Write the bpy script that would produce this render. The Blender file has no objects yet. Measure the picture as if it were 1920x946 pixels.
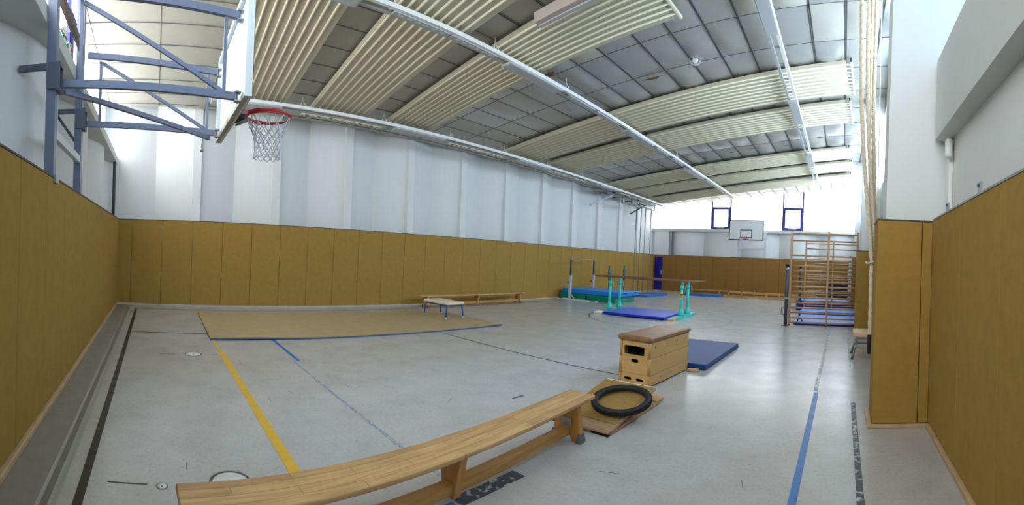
import bpy, math, random
from mathutils import Vector, Matrix
random.seed(7)
SC = bpy.context.scene
COL = SC.collection

# ------------------------------------------------------------------ camera
W, H = 1920, 946
FU, FV, CY = 820.65, 798.08, 481.92
cd = bpy.data.cameras.new('camera')
cd.type = 'PANO'
cd.panorama_type = 'CENTRAL_CYLINDRICAL'
cd.central_cylindrical_range_u_min = -(W / 2) / FU
cd.central_cylindrical_range_u_max = (W / 2) / FU
cd.central_cylindrical_range_v_min = -(H - CY) / FV
cd.central_cylindrical_range_v_max = CY / FV
cd.central_cylindrical_radius = 1.0
cd.clip_start = 0.02
cam = bpy.data.objects.new('camera', cd)
COL.objects.link(cam)
cam.matrix_world = (Matrix.Translation((0, 0, 1.4707)) @ Matrix.Rotation(0.7567, 4, 'Z') @ Matrix.Rotation(0.0011, 4, 'X')
                    @ Matrix.Rotation(-0.0479, 4, 'Y') @ Matrix.Rotation(math.pi / 2, 4, 'X'))
SC.camera = cam

# ------------------------------------------------------------------ light and exposure
SC.view_settings.view_transform = 'Standard'
SC.view_settings.look = 'None'
SC.view_settings.gamma = 1.0
SC.view_settings.use_curve_mapping = False
SC.view_settings.exposure = 0.36
wd = bpy.data.worlds.new('daylight')
SC.world = wd
wd.use_nodes = True
wd.node_tree.nodes['Background'].inputs[0].default_value = (0.75, 0.87, 1.0, 1)
wd.node_tree.nodes['Background'].inputs[1].default_value = 1.0
GLAZE_FAR, GLAZE_NEAR, GLAZE_SIDE, GLAZE_BAY = 3.0, 6.3, 6.5, 0.85     # brightness of the daylit translucent glazing


# ------------------------------------------------------------------ helpers
def lin(c):
    return tuple(((v / 255) / 12.92 if v <= 10 else (((v / 255) + 0.055) / 1.055) ** 2.4) for v in c) + (1.0,)


def mat(name, rgb, rough=0.5, metal=0.0, var=0.0, scale=6.0, bump=0.0, bscale=120.0, stretch=None, spec=0.5, rgb2=None, detail=5):
    m = bpy.data.materials.new(name)
    m.use_nodes = True
    nt = m.node_tree
    b = nt.nodes['Principled BSDF']
    b.inputs['Roughness'].default_value = rough
    b.inputs['Metallic'].default_value = metal
    b.inputs['Specular IOR Level'].default_value = spec
    c = lin(rgb)
    b.inputs['Base Color'].default_value = c
    if var or bump or rgb2:
        tc = nt.nodes.new('ShaderNodeTexCoord')
        mp = nt.nodes.new('ShaderNodeMapping')
        nt.links.new(tc.outputs['Object'], mp.inputs[0])
        if stretch:
            mp.inputs['Scale'].default_value = stretch
    if var or rgb2:
        n = nt.nodes.new('ShaderNodeTexNoise')
        n.inputs['Scale'].default_value = scale
        n.inputs['Detail'].default_value = detail
        n.inputs['Roughness'].default_value = 0.62
        nt.links.new(mp.outputs[0], n.inputs['Vector'])
        r = nt.nodes.new('ShaderNodeValToRGB')
        r.color_ramp.elements[0].position = 0.32
        r.color_ramp.elements[1].position = 0.68
        if rgb2:
            r.color_ramp.elements[0].color = lin(rgb2)
            r.color_ramp.elements[1].color = c
        else:
            r.color_ramp.elements[0].color = tuple(max(0, v * (1 - var)) for v in c[:3]) + (1,)
            r.color_ramp.elements[1].color = tuple(min(1, v * (1 + var)) for v in c[:3]) + (1,)
        nt.links.new(n.outputs['Fac'], r.inputs[0])
        nt.links.new(r.outputs[0], b.inputs['Base Color'])
    if bump:
        n2 = nt.nodes.new('ShaderNodeTexNoise')
        n2.inputs['Scale'].default_value = bscale
        n2.inputs['Detail'].default_value = 4
        nt.links.new(mp.outputs[0], n2.inputs['Vector'])
        bp = nt.nodes.new('ShaderNodeBump')
        bp.inputs['Strength'].default_value = bump
        bp.inputs['Distance'].default_value = 0.01
        nt.links.new(n2.outputs['Fac'], bp.inputs['Height'])
        nt.links.new(bp.outputs[0], b.inputs['Normal'])
    return m


def glaze(name, rgb, rgb2, strength, axis, period=0.27):
    """ribbed translucent polycarbonate lit from outside by daylight"""
    m = bpy.data.materials.new(name)
    m.use_nodes = True
    nt = m.node_tree
    b = nt.nodes['Principled BSDF']
    b.inputs['Roughness'].default_value = 0.35
    tc = nt.nodes.new('ShaderNodeTexCoord')
    sx = nt.nodes.new('ShaderNodeSeparateXYZ')
    nt.links.new(tc.outputs['Object'], sx.inputs[0])
    mu = nt.nodes.new('ShaderNodeMath'); mu.operation = 'MULTIPLY'; mu.inputs[1].default_value = 1 / period
    nt.links.new(sx.outputs[axis], mu.inputs[0])
    fr = nt.nodes.new('ShaderNodeMath'); fr.operation = 'FRACT'
    nt.links.new(mu.outputs[0], fr.inputs[0])
    cr = nt.nodes.new('ShaderNodeValToRGB')
    e = cr.color_ramp.elements
    e[0].position = 0.0; e[0].color = lin(rgb)
    e[1].position = 1.0; e[1].color = lin(rgb)
    for p, c in ((0.86, rgb), (0.89, rgb2), (0.94, rgb2), (0.97, rgb)):
        k = e.new(p); k.color = lin(c)
    nt.links.new(fr.outputs[0], cr.inputs[0])
    nt.links.new(cr.outputs[0], b.inputs['Base Color'])
    nt.links.new(cr.outputs[0], b.inputs['Emission Color'])
    b.inputs['Emission Strength'].default_value = strength
    return m


class MB:
    def __init__(s):
        s.v = []; s.f = []; s.sm = []; s.mi = []; s.cur = 0

    def add(s, vs, fs, smooth=False):
        o = len(s.v)
        s.v += [tuple(v) for v in vs]
        for f in fs:
            s.f.append(tuple(i + o for i in f)); s.sm.append(smooth); s.mi.append(s.cur)
        return s

    def mark(s, k):
        s.cur = k
        return s

    def box(s, x0, x1, y0, y1, z0, z1, M=None):
        vs = [Vector(p) for p in ((x0, y0, z0), (x1, y0, z0), (x1, y1, z0), (x0, y1, z0), (x0, y0, z1), (x1, y0, z1), (x1, y1, z1), (x0, y1, z1))]
        if M is not None:
            vs = [M @ v for v in vs]
        return s.add(vs, [(3, 2, 1, 0), (4, 5, 6, 7), (0, 1, 5, 4), (1, 2, 6, 5), (2, 3, 7, 6), (3, 0, 4, 7)])

    def cbox(s, c, d, M=None):
        return s.box(c[0] - d[0] / 2, c[0] + d[0] / 2, c[1] - d[1] / 2, c[1] + d[1] / 2, c[2] - d[2] / 2, c[2] + d[2] / 2, M)

    def bar(s, a, b, w, h, up=(0, 0, 1)):
        """rectangular bar from a to b, w across, h along up"""
        a = Vector(a); b = Vector(b)
        d = (b - a).normalized()
        u = Vector(up)
        sd = d.cross(u)
        if sd.length < 1e-5:
            sd = d.cross(Vector((1, 0, 0)))
        sd.normalize()
        u = sd.cross(d).normalized()
        vs = []
        for p in (a, b):
            for i, j in ((-1, -1), (1, -1), (1, 1), (-1, 1)):
                vs.append(p + sd * (i * w / 2) + u * (j * h / 2))
        return s.add(vs, [(0, 1, 2, 3), (7, 6, 5, 4), (1, 0, 4, 5), (2, 1, 5, 6), (3, 2, 6, 7), (0, 3, 7, 4)])

    def tube(s, pts, r, n=8, closed=False, rs=None, cap=True):
        pts = [Vector(p) for p in pts]
        k = len(pts)
        rings = []
        up = None
        for i in range(k):
            if closed:
                d = pts[(i + 1) % k] - pts[i - 1]
            else:
                d = pts[min(i + 1, k - 1)] - pts[max(i - 1, 0)]
            d.normalize()
            if up is None:
                up = Vector((0, 0, 1)) if abs(d.z) < 0.9 else Vector((1, 0, 0))
            sd = d.cross(up)
            if sd.length < 1e-4:
                sd = d.cross(Vector((0.3, 1, 0.2)))
            sd.normalize()
            up = sd.cross(d).normalized()
            rr = rs[i] if rs else r
            rings.append([pts[i] + (sd * math.cos(2 * math.pi * j / n) + up * math.sin(2 * math.pi * j / n)) * rr for j in range(n)])
        vs = [p for q in rings for p in q]
        fs = []
        for i in range(k if closed else k - 1):
            a = i * n; b = ((i + 1) % k) * n
            for j in range(n):
                fs.append((a + j, a + (j + 1) % n, b + (j + 1) % n, b + j))
        s.add(vs, fs, True)
        if not closed and cap:
            o = len(s.v) - len(vs)
            for ids in (tuple(range(n))[::-1], tuple((k - 1) * n + j for j in range(n))):
                s.f.append(tuple(o + i for i in ids)); s.sm.append(False); s.mi.append(s.cur)
        return s

    def lathe(s, prof, n=24, c=(0, 0, 0), smooth=True):
        vs = []
        for r, z in prof:
            for j in range(n):
                a = 2 * math.pi * j / n
                vs.append((c[0] + r * math.cos(a), c[1] + r * math.sin(a), c[2] + z))
        fs = []
        for i in range(len(prof) - 1):
            for j in range(n):
                fs.append((i * n + j, i * n + (j + 1) % n, (i + 1) * n + (j + 1) % n, (i + 1) * n + j))
        s.add(vs, fs, smooth)
        return s

    def prism(s, poly, lo, hi, fn):
        """extrude a 2d polygon; fn(u, v, t) -> point"""
        n = len(poly)
        vs = [fn(u, v, lo) for u, v in poly] + [fn(u, v, hi) for u, v in poly]
        fs = [tuple(range(n))[::-1], tuple(range(n, 2 * n))]
        for i in range(n):
            j = (i + 1) % n
            fs.append((i, j, n + j, n + i))
        return s.add(vs, fs)

    def grid(s, fn, nu, nv, smooth=True, closed_u=False):
        vs = [fn(i / nu, j / nv) for i in range(nu + (0 if closed_u else 1)) for j in range(nv + 1)]
        fs = []
        for i in range(nu):
            i2 = (i + 1) % nu if closed_u else i + 1
            for j in range(nv):
                fs.append((i * (nv + 1) + j, i2 * (nv + 1) + j, i2 * (nv + 1) + j + 1, i * (nv + 1) + j + 1))
        return s.add(vs, fs, smooth)

    def build(s, name, m, parent=None, bevel=0.0, loc=None, fix=True, seg=2):
        me = bpy.data.meshes.new(name)
        me.from_pydata(s.v, [], s.f)
        ms = m if isinstance(m, (list, tuple)) else [m]
        for k in ms:
            me.materials.append(k)
        me.polygons.foreach_set('use_smooth', s.sm)
        me.polygons.foreach_set('material_index', s.mi)
        if fix:
            import bmesh
            bm = bmesh.new(); bm.from_mesh(me)
            bmesh.ops.recalc_face_normals(bm, faces=bm.faces[:])
            bm.to_mesh(me); bm.free()
        me.update()
        o = bpy.data.objects.new(name, me)
        COL.objects.link(o)
        if parent is not None:
            o.parent = parent
        if loc is not None:
            o.location = loc
        if bevel:
            md = o.modifiers.new('bevel', 'BEVEL')
            md.width = bevel; md.segments = seg; md.limit_method = 'ANGLE'; md.angle_limit = math.radians(50)
        return o


def thing(name, label, cat, loc=(0, 0, 0), rz=0.0, group=None):
    o = bpy.data.objects.new(name, None)
    o.empty_display_size = 0.1
    COL.objects.link(o)
    o.location = loc
    o.rotation_euler = (0, 0, rz)
    return tag(o, label, cat, group)


def tag(o, label, cat, group=None):
    o['label'] = label; o['category'] = cat
    if group:
        o['group'] = group
    return o


def struct(o, label=None):
    o['kind'] = 'structure'
    if label:
        o['label'] = label
    return o


def dup(root, loc, rz, label=None, group=None):
    r = root.copy(); COL.objects.link(r)
    r.location = loc; r.rotation_euler = (0, 0, rz)
    if label: r['label'] = label
    if group: r['group'] = group
    for ch in list(root.children):
        c = ch.copy(); COL.objects.link(c); c.parent = r
        for g in list(ch.children):
            d = g.copy(); COL.objects.link(d); d.parent = c
    return r


def RZ(a): return Matrix.Rotation(a, 4, 'Z')
def RX(a): return Matrix.Rotation(a, 4, 'X')
def RY(a): return Matrix.Rotation(a, 4, 'Y')
def TR(*p): return Matrix.Translation(p)


def child_label(o, label):
    o['label'] = label
    return o


# ------------------------------------------------------------------ materials
M_pad = mat('mustard_fabric', (166, 131, 64), 0.85, var=0.07, scale=9, bump=0.25, bscale=260, spec=0.2)
M_padfar = mat('mustard_fabric_shaded', (146, 106, 54), 0.85, var=0.06, scale=9, bump=0.25, bscale=260, spec=0.2)  # far padding, colour darkened to carry the shade of the backlit end wall
M_wall = mat('white_painted_concrete', (226, 227, 226), 0.7, var=0.02, scale=2.5, bump=0.08, bscale=60, spec=0.3)
M_beam = mat('grey_white_paint', (206, 208, 205), 0.65, var=0.03, scale=3)
M_tile = mat('ceiling_board', (182, 177, 164), 0.5, var=0.05, scale=3, bump=0.25, bscale=5.0, spec=0.5)
M_foil = mat('foil_board', (186, 184, 178), 0.34, 0.35, var=0.06, scale=3, bump=0.55, bscale=4.5, spec=0.6)
M_runner = mat('dark_ceiling_runner', (116, 117, 116), 0.5, 0.3)
M_seam = mat('ceiling_seam', (112, 107, 96), 0.8)
M_tear = mat('torn_insulation', (122, 78, 36), 0.9, var=0.3, scale=14)
M_panel = mat('cream_enamel', (206, 198, 172), 0.5)
M_tube = mat('cream_pipe', (240, 231, 202), 0.4)
M_trackw = mat('white_enamel', (238, 238, 236), 0.4)
M_trackg = mat('grey_enamel', (178, 180, 180), 0.45)
M_slotg = mat('pale_slot', (205, 206, 206), 0.6)
M_slot = mat('dark_slot', (52, 52, 52), 0.6)
M_skirt = mat('skirting_wood', (190, 160, 122), 0.55, var=0.12, scale=7)
M_skirtg = mat('pale_skirting', (188, 184, 172), 0.6, var=0.05)
M_trim = mat('dark_trim', (74, 70, 68), 0.6)
M_blueframe = mat('blue_window_paint', (40, 52, 128), 0.4)
M_door = mat('blue_door_paint', (16, 22, 132), 0.45, spec=0.4)
M_brk = mat('bracket_steel', (98, 104, 120), 0.5, 0.2)
M_steel = mat('blue_grey_steel', (116, 124, 148), 0.4, 0.2)
M_zinc = mat('zinc', (165, 168, 172), 0.4, 0.6)
M_board = mat('backboard_white', (214, 224, 230), 0.35)
M_boardface = mat('backboard_face', (222, 226, 226), 0.4)
M_black = mat('black_paint', (22, 22, 24), 0.5)
M_rim = mat('rim_red', (188, 28, 32), 0.35)
M_pinkred = mat('rim_faded_red', (222, 120, 140), 0.4)
M_net = mat('net_white', (226, 228, 238), 0.8)


def stave_wood(name, c1, c2):
    """glued beech staves running along the object's y axis, worn and blotched"""
    m = mat(name, c1, 0.45, bump=0.08, bscale=60)
    nt = m.node_tree
    b = nt.nodes['Principled BSDF']
    tc = nt.nodes.new('ShaderNodeTexCoord')
    mp = nt.nodes.new('ShaderNodeMapping'); mp.inputs['Rotation'].default_value = (0, 0, math.pi / 2)
    nt.links.new(tc.outputs['Object'], mp.inputs[0])
    br = nt.nodes.new('ShaderNodeTexBrick')
    br.inputs['Color1'].default_value = lin(c1); br.inputs['Color2'].default_value = lin(c2)
    br.inputs['Mortar'].default_value = lin(tuple(int(v * 0.72) for v in c2))
    br.inputs['Scale'].default_value = 1.0; br.inputs['Mortar Size'].default_value = 0.0014
    br.inputs['Brick Width'].default_value = 0.62; br.inputs['Row Height'].default_value = 0.066
    br.inputs['Bias'].default_value = -0.25
    nt.links.new(mp.outputs[0], br.inputs['Vector'])
    mp2 = nt.nodes.new('ShaderNodeMapping'); mp2.inputs['Scale'].default_value = (18, 1.6, 18)
    nt.links.new(tc.outputs['Object'], mp2.inputs[0])
    n = nt.nodes.new('ShaderNodeTexNoise'); n.inputs['Scale'].default_value = 2.4; n.inputs['Detail'].default_value = 7
    nt.links.new(mp2.outputs[0], n.inputs['Vector'])
    r = nt.nodes.new('ShaderNodeValToRGB')
    r.color_ramp.elements[0].position = 0.3; r.color_ramp.elements[0].color = (0.68, 0.66, 0.62, 1)
    r.color_ramp.elements[1].position = 0.65; r.color_ramp.elements[1].color = (1.06, 1.06, 1.08, 1)
    nt.links.new(n.outputs['Fac'], r.inputs[0])
    x = nt.nodes.new('ShaderNodeMix'); x.data_type = 'RGBA'; x.blend_type = 'MULTIPLY'; x.inputs[0].default_value = 0.85
    nt.links.new(br.outputs['Color'], x.inputs[6]); nt.links.new(r.outputs[0], x.inputs[7])
    nt.links.new(x.outputs[2], b.inputs['Base Color'])
    return m


M_wood = stave_wood('bench_wood', (212, 172, 118), (186, 144, 94))
M_woodo = mat('orange_wood', (204, 150, 80), 0.4, stretch=(9, 9, 1.2), scale=2.2, rgb2=(184, 128, 62))
M_woodx = mat('bench_beam_wood', (202, 156, 92), 0.4, stretch=(12, 0.7, 12), scale=2.2, rgb2=(178, 124, 58))
M_ply = mat('birch_ply', (214, 172, 110), 0.45, stretch=(1.5, 1.0, 9), scale=1.6, rgb2=(202, 158, 96))
M_plyend = mat('birch_post', (206, 160, 98), 0.45, stretch=(6, 6, 1), scale=2, rgb2=(192, 144, 84))
M_leather = mat('brown_leather', (160, 120, 80), 0.3, scale=9, rgb2=(120, 82, 50), bump=0.2, bscale=160)
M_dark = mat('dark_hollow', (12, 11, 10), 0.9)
M_rubber = mat('black_rubber', (26, 28, 32), 0.6, bump=0.1, bscale=200)
M_foot = mat('grey_rubber', (96, 98, 104), 0.7)
M_carpet = mat('tan_carpet', (164, 130, 76), 0.95, var=0.1, scale=40, bump=0.4, bscale=400, spec=0.1)
M_rollmat = mat('beige_carpet_mat', (182, 158, 120), 0.92, var=0.05, scale=5, bump=0.3, bscale=400, spec=0.12)
M_foamblue = mat('blue_foam', (86, 104, 132), 0.8)
M_navy = mat('navy_vinyl', (0, 66, 126), 0.45, var=0.1, scale=5)
M_royal = mat('royal_blue_vinyl', (0, 84, 224), 0.3, var=0.05, scale=4)
M_deep = mat('deep_blue_vinyl', (8, 26, 176), 0.4)
M_lightblue = mat('light_blue_vinyl', (88, 148, 234), 0.4, var=0.05)
M_sky = mat('sky_blue_vinyl', (10, 138, 238), 0.36, var=0.05)
M_steelblue = mat('steel_blue_vinyl', (36, 108, 184), 0.4)
M_green = mat('green_vinyl', (0, 138, 112), 0.4, var=0.05)
M_white = mat('white_vinyl', (232, 232, 228), 0.5)
M_turq = mat('turquoise_paint', (50, 202, 192), 0.36)
M_rail = mat('brown_rail_wood', (128, 88, 68), 0.45)
M_greydark = mat('dark_grey_paint', (72, 78, 84), 0.45, 0.2)
M_greylite = mat('light_grey_paint', (196, 200, 204), 0.4, 0.2)
M_barwood = mat('wall_bar_wood', (188, 146, 106), 0.4, var=0.08, scale=5)
M_cream = mat('cream_leather', (232, 216, 186), 0.45)
M_bluetube = mat('blue_tube', (22, 92, 176), 0.35)
M_teal = mat('pale_teal_rubber', (150, 200, 206), 0.6)
M_rope = mat('rope_fibre', (222, 206, 182), 0.95, var=0.1, scale=50)
M_sleeve = mat('black_leather', (24, 24, 26), 0.6)
M_yellow = mat('yellow_sticker', (232, 212, 40), 0.5)
M_mauve = mat('mauve_grey_enamel', (186, 172, 164), 0.45)
M_brownd = mat('dark_brown_paint', (78, 66, 60), 0.5)
M_poleg = mat('climbing_pole_steel', (138, 146, 150), 0.35, 0.4)
M_teald = mat('dark_teal_paint', (44, 110, 132), 0.4)
M_chalk = mat('matt_white_cover', (226, 228, 228), 0.5)
M_scuff = mat('scuffed_dark', (88, 86, 84), 0.7)
M_tan = mat('tan_leather', (226, 190, 150), 0.42)
M_red = mat('ball_red', (206, 34, 52), 0.45)
M_greenb = mat('ball_green', (22, 122, 84), 0.45)
M_white2 = mat('ball_white', (236, 236, 230), 0.45)
M_glazefar = glaze('far_glazing', (252, 252, 255), (116, 186, 204), GLAZE_FAR, 0, 0.21)
M_glazenear = glaze('near_glazing', (236, 240, 242), (96, 156, 166), GLAZE_NEAR, 0, 0.21)
M_glazeside = glaze('side_glazing', (206, 228, 248), (176, 212, 244), GLAZE_SIDE, 1, 0.24)
M_glazebay = glaze('bay_glazing', (166, 212, 244), (130, 192, 236), GLAZE_BAY, 1, 0.24)
M_pane = glaze('clear_pane', (250, 253, 255), (250, 253, 255), GLAZE_FAR, 0)
M_panen = glaze('clear_pane_near', (244, 246, 244), (244, 246, 244), GLAZE_NEAR, 0)


def floor_material():
    m = bpy.data.materials.new('grey_linoleum')
    m.use_nodes = True
    nt = m.node_tree
    b = nt.nodes['Principled BSDF']
    tc = nt.nodes.new('ShaderNodeTexCoord')

    def noise(scale, detail, rough=0.6, stretch=None):
        mp = nt.nodes.new('ShaderNodeMapping')
        nt.links.new(tc.outputs['Object'], mp.inputs[0])
        if stretch: mp.inputs['Scale'].default_value = stretch
        n = nt.nodes.new('ShaderNodeTexNoise')
        n.inputs['Scale'].default_value = scale; n.inputs['Detail'].default_value = detail; n.inputs['Roughness'].default_value = rough
        nt.links.new(mp.outputs[0], n.inputs['Vector'])
        return n

    def ramp(src, stops):
        r = nt.nodes.new('ShaderNodeValToRGB')
        e = r.color_ramp.elements
        e[0].position, e[0].color = stops[0]
        e[1].position, e[1].color = stops[-1]
        for p, c in stops[1:-1]:
            k = e.new(p); k.color = c
        nt.links.new(src, r.inputs[0])
        return r

    def mix(a, bb, fac, mode='MULTIPLY'):
        x = nt.nodes.new('ShaderNodeMix'); x.data_type = 'RGBA'; x.blend_type = mode
        x.inputs[0].default_value = fac
        nt.links.new(a, x.inputs[6]); nt.links.new(bb, x.inputs[7])
        return x.outputs[2]
    base = ramp(noise(2.2, 8, 0.65).outputs['Fac'], [(0.3, lin((178, 175, 172))), (0.5, lin((187, 185, 183))), (0.72, lin((194, 193, 191)))])
    fine = ramp(noise(38, 6, 0.7).outputs['Fac'], [(0.30, (0.80, 0.80, 0.80, 1)), (0.5, (1, 1, 1, 1)), (0.7, (1.0, 1.0, 1.0, 1))])
    scuff = ramp(noise(22, 4, 0.55, (0.7, 2.2, 1)).outputs['Fac'], [(0.0, (0.5, 0.5, 0.5, 1)), (0.30, (0.70, 0.69, 0.68, 1)), (0.36, (1, 1, 1, 1)), (1.0, (1, 1, 1, 1))])
    c = mix(base.outputs[0], fine.outputs[0], 0.8)
    c = mix(c, scuff.outputs[0], 0.45)
    nt.links.new(c, b.inputs['Base Color'])
    rg = ramp(noise(3, 5).outputs['Fac'], [(0.3, (0.20, 0.20, 0.20, 1)), (0.7, (0.26, 0.26, 0.26, 1))])
    nt.links.new(rg.outputs[0], b.inputs['Roughness'])
    bp = nt.nodes.new('ShaderNodeBump'); bp.inputs['Strength'].default_value = 0.06; bp.inputs['Distance'].default_value = 0.02
    nt.links.new(noise(1.6, 3).outputs['Fac'], bp.inputs['Height'])
    nt.links.new(bp.outputs[0], b.inputs['Normal'])
    return m


M_floor = floor_material()


def paint(name, rgb, wear):
    """floor paint, worn through where the noise is low"""
    m = mat(name, rgb, 0.4, var=0.06, scale=12)
    nt = m.node_tree
    b = nt.nodes['Principled BSDF']
    tc = nt.nodes.new('ShaderNodeTexCoord')
    n = nt.nodes.new('ShaderNodeTexNoise'); n.inputs['Scale'].default_value = 16; n.inputs['Detail'].default_value = 6
    nt.links.new(tc.outputs['Object'], n.inputs['Vector'])
    r = nt.nodes.new('ShaderNodeValToRGB')
    r.color_ramp.elements[0].position = max(0.0, wear - 0.06); r.color_ramp.elements[0].color = (0, 0, 0, 1)
    r.color_ramp.elements[1].position = wear + 0.06; r.color_ramp.elements[1].color = (1, 1, 1, 1)
    nt.links.new(n.outputs['Fac'], r.inputs[0])
    nt.links.new(r.outputs[0], b.inputs['Alpha'])
    return m


M_pblack = paint('black_line_paint', (22, 16, 13), 0.2)
M_pgrey = paint('worn_black_tape', (66, 70, 78), 0.45)
M_pyellow = paint('yellow_line_paint', (228, 184, 52), 0.2)
M_pblue = paint('blue_line_paint', (40, 112, 186), 0.33)
M_pbluew = paint('worn_blue_line_paint', (142, 164, 190), 0.5)

# ------------------------------------------------------------------ room dimensions (metres, camera over the origin)
XL, YN, YF, XR = -10.0, -0.865, 21.62, 0.842      # faces of the wall padding
PADZ = 2.0


def ceil_z(x):
    return max(4.68 + 0.112 * (x + 9.2), 4.65)


# floor
f = MB().box(-10.5, 1.4, -1.6, 22.3, -0.15, 0.0)
floor = struct(f.build('floor', M_floor))


def line(name, x0, x1, y0, y1, m, z=0.0012):
    o = MB().add([(x0, y0, z), (x1, y0, z), (x1, y1, z), (x0, y1, z)], [(0, 1, 2, 3)]).build(name, m, floor, fix=False)
    o['kind'] = 'structure'
    return o


line('court_line', -9.39, 0.8, -0.405, -0.35, M_pblack)
line('court_line', -9.405, -9.375, -0.35, 20.5, M_pblack)
line('court_line', -6.97, -6.93, -0.35, 4.95, M_pblack)
line('court_line', -6.93, -2.2, 4.912, 4.938, M_pblack)
line('court_line', -9.37, -6.96, 5.345, 5.37, M_pblack)
line('court_line', -9.32, -5.75, 0.89, 0.93, M_pyellow, 0.0016)
line('court_line', -5.75, -1.9, 0.885, 0.965, M_pyellow, 0.0016)
line('court_line', -9.2, -5.2, 1.81, 1.86, M_pblue)
line('court_line', -5.2, -2.2, 1.75, 1.785, M_pbluew)
line('court_line', -1.93, -1.84, 1.50, 1.64, M_pblue, 0.0014)
line('court_line', -1.97, -1.86, 1.66, 2.2, M_pgrey, 0.0018)
line('court_line', -0.29, -0.235, 1.2, 5.2, M_pblue)
line('court_line', -0.30, -0.25, 5.2, 10.9, M_pbluew)
line('court_line', 0.135, 0.185, 1.2, 4.85, M_pgrey)
line('court_line', 0.14, 0.175, 6.6, 10.9, M_pbluew)
line('court_line', -2.6, 0.1, 8.3, 8.32, M_pgrey)
line('court_line', -9.0, 0.3, 12.9, 12.93, M_pgrey)
c_ = MB()
c_.grid(lambda u, v: (-4.7 + (1.88 + 0.035 * v) * math.cos(2 * math.pi * u), 10.75 + (1.88 + 0.035 * v) * math.sin(2 * math.pi * u), 0.0012), 72, 1, False, True)
struct(c_.build('court_circle', M_pgrey, floor))
# covered track groove and darker strip beside the padding on the near end wall
line('floor_strip', -9.98, 0.84, -0.86, -0.60, mat('darker_linoleum', (140, 135, 128), 0.5, var=0.1, scale=8), 0.001)  # strip in a darker grey than the rest of the floor
line('track_cover', -9.75, 0.6, -0.575, -0.535, mat('track_cover_grey', (120, 118, 112), 0.5, var=0.1), 0.005)
line('track_cover', -9.75, 0.6, -0.515, -0.49, mat('track_cover_pale', (160, 158, 152), 0.5), 0.004)
for x0, x1, y0, y1 in ((-2.552, -2.538, -0.24, 0.0), (-5.62, -5.60, 0.1, 0.3), (-5.62, -5.58, 0.78, 0.85), (-3.02, -2.99, 3.3, 3.46), (-5.9, -5.88, 0.12, 0.2)):
    line('scuff_mark', x0, x1, y0, y1, M_scuff, 0.0008)
for k in range(46):
    x = random.uniform(-6.2, 0.2); y = random.uniform(0.0, 9.0); L = random.uniform(0.03, 0.14)
    a = random.uniform(0, 3.14)
    MB().bar((x, y, 0.0006), (x + L * math.cos(a), y + L * math.sin(a), 0.0006), 0.004, 0.0008).build('scuff_mark', M_scuff, floor)['kind'] = 'structure'

# ceiling: insulation boards in a grid of metal runners, some of them sagging
XS = [-10.06, -9.85, -9.25, -8.65, -8.05, -7.44, -6.84, -6.25, -5.72, -5.25, -4.70, -4.13, -3.45, -2.88, -2.32, -1.77, -1.21, -0.66, -0.09, 0.50, 1.3]
YS = [-1.6] + [-0.04 + 1.095 * k for k in range(-1, 21)] + [22.3]
YS = sorted(YS)
rt = random.Random(3)
g = MB()
for i in range(len(XS) - 1):
    for j in range(len(YS) - 1):
        x0, x1, y0, y1 = XS[i], XS[i + 1], YS[j], YS[j + 1]
        foil = (5.3 < y0 < 8.9 or 11.6 < y0 < 14.4) and x0 > -8.5
        sag = rt.uniform(0.01, 0.075) if foil else rt.uniform(0.0, 0.006)
        sk = rt.uniform(0.6, 1.8)

        def fn(u, v, x0=x0, x1=x1, y0=y0, y1=y1, sag=sag, sk=sk):
            x = x0 + (x1 - x0) * u; y = y0 + (y1 - y0) * v
            return (x, y, ceil_z(x) - sag * (4 * u * (1 - u)) ** 0.7 * (math.sin(math.pi * v ** sk)) ** 0.8)
        g.mark(1 if foil and rt.random() < 0.75 else 0).grid(fn, 4, 6, True)
cg = g
ceiling = struct(cg.build('ceiling', [M_tile, M_foil], fix=False))
r = MB()
r.grid(lambda u, v: (-10.6 + 12.1 * u, -1.8 + 24.3 * v, ceil_z(-10.6 + 12.1 * u) + 0.16), 40, 1, False)
struct(r.build('roof', M_beam, fix=False))
g = MB()
for i, x in enumerate(XS[1:-1]):
    for d in ((-0.012, 0.012) if x > -5 else (0.0,)):
        g.bar((x + d, -1.4, ceil_z(x) - 0.008), (x + d, 21.7, ceil_z(x) - 0.008), 0.012 if x > -5 else 0.008, 0.03 if x > -5 else 0.012)
struct(g.build('ceiling_runner', M_runner, ceiling))
g = MB()
for y in YS[1:-1]:
    g.bar((-9.47, y, ceil_z(-9.47) - 0.003), (0.85, y, ceil_z(0.85) - 0.003), 0.008, 0.008)
    g.bar((-10.02, y, 4.647), (-9.47, y, 4.647), 0.012, 0.012)
struct(g.build('ceiling_seam', M_seam, ceiling))
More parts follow.
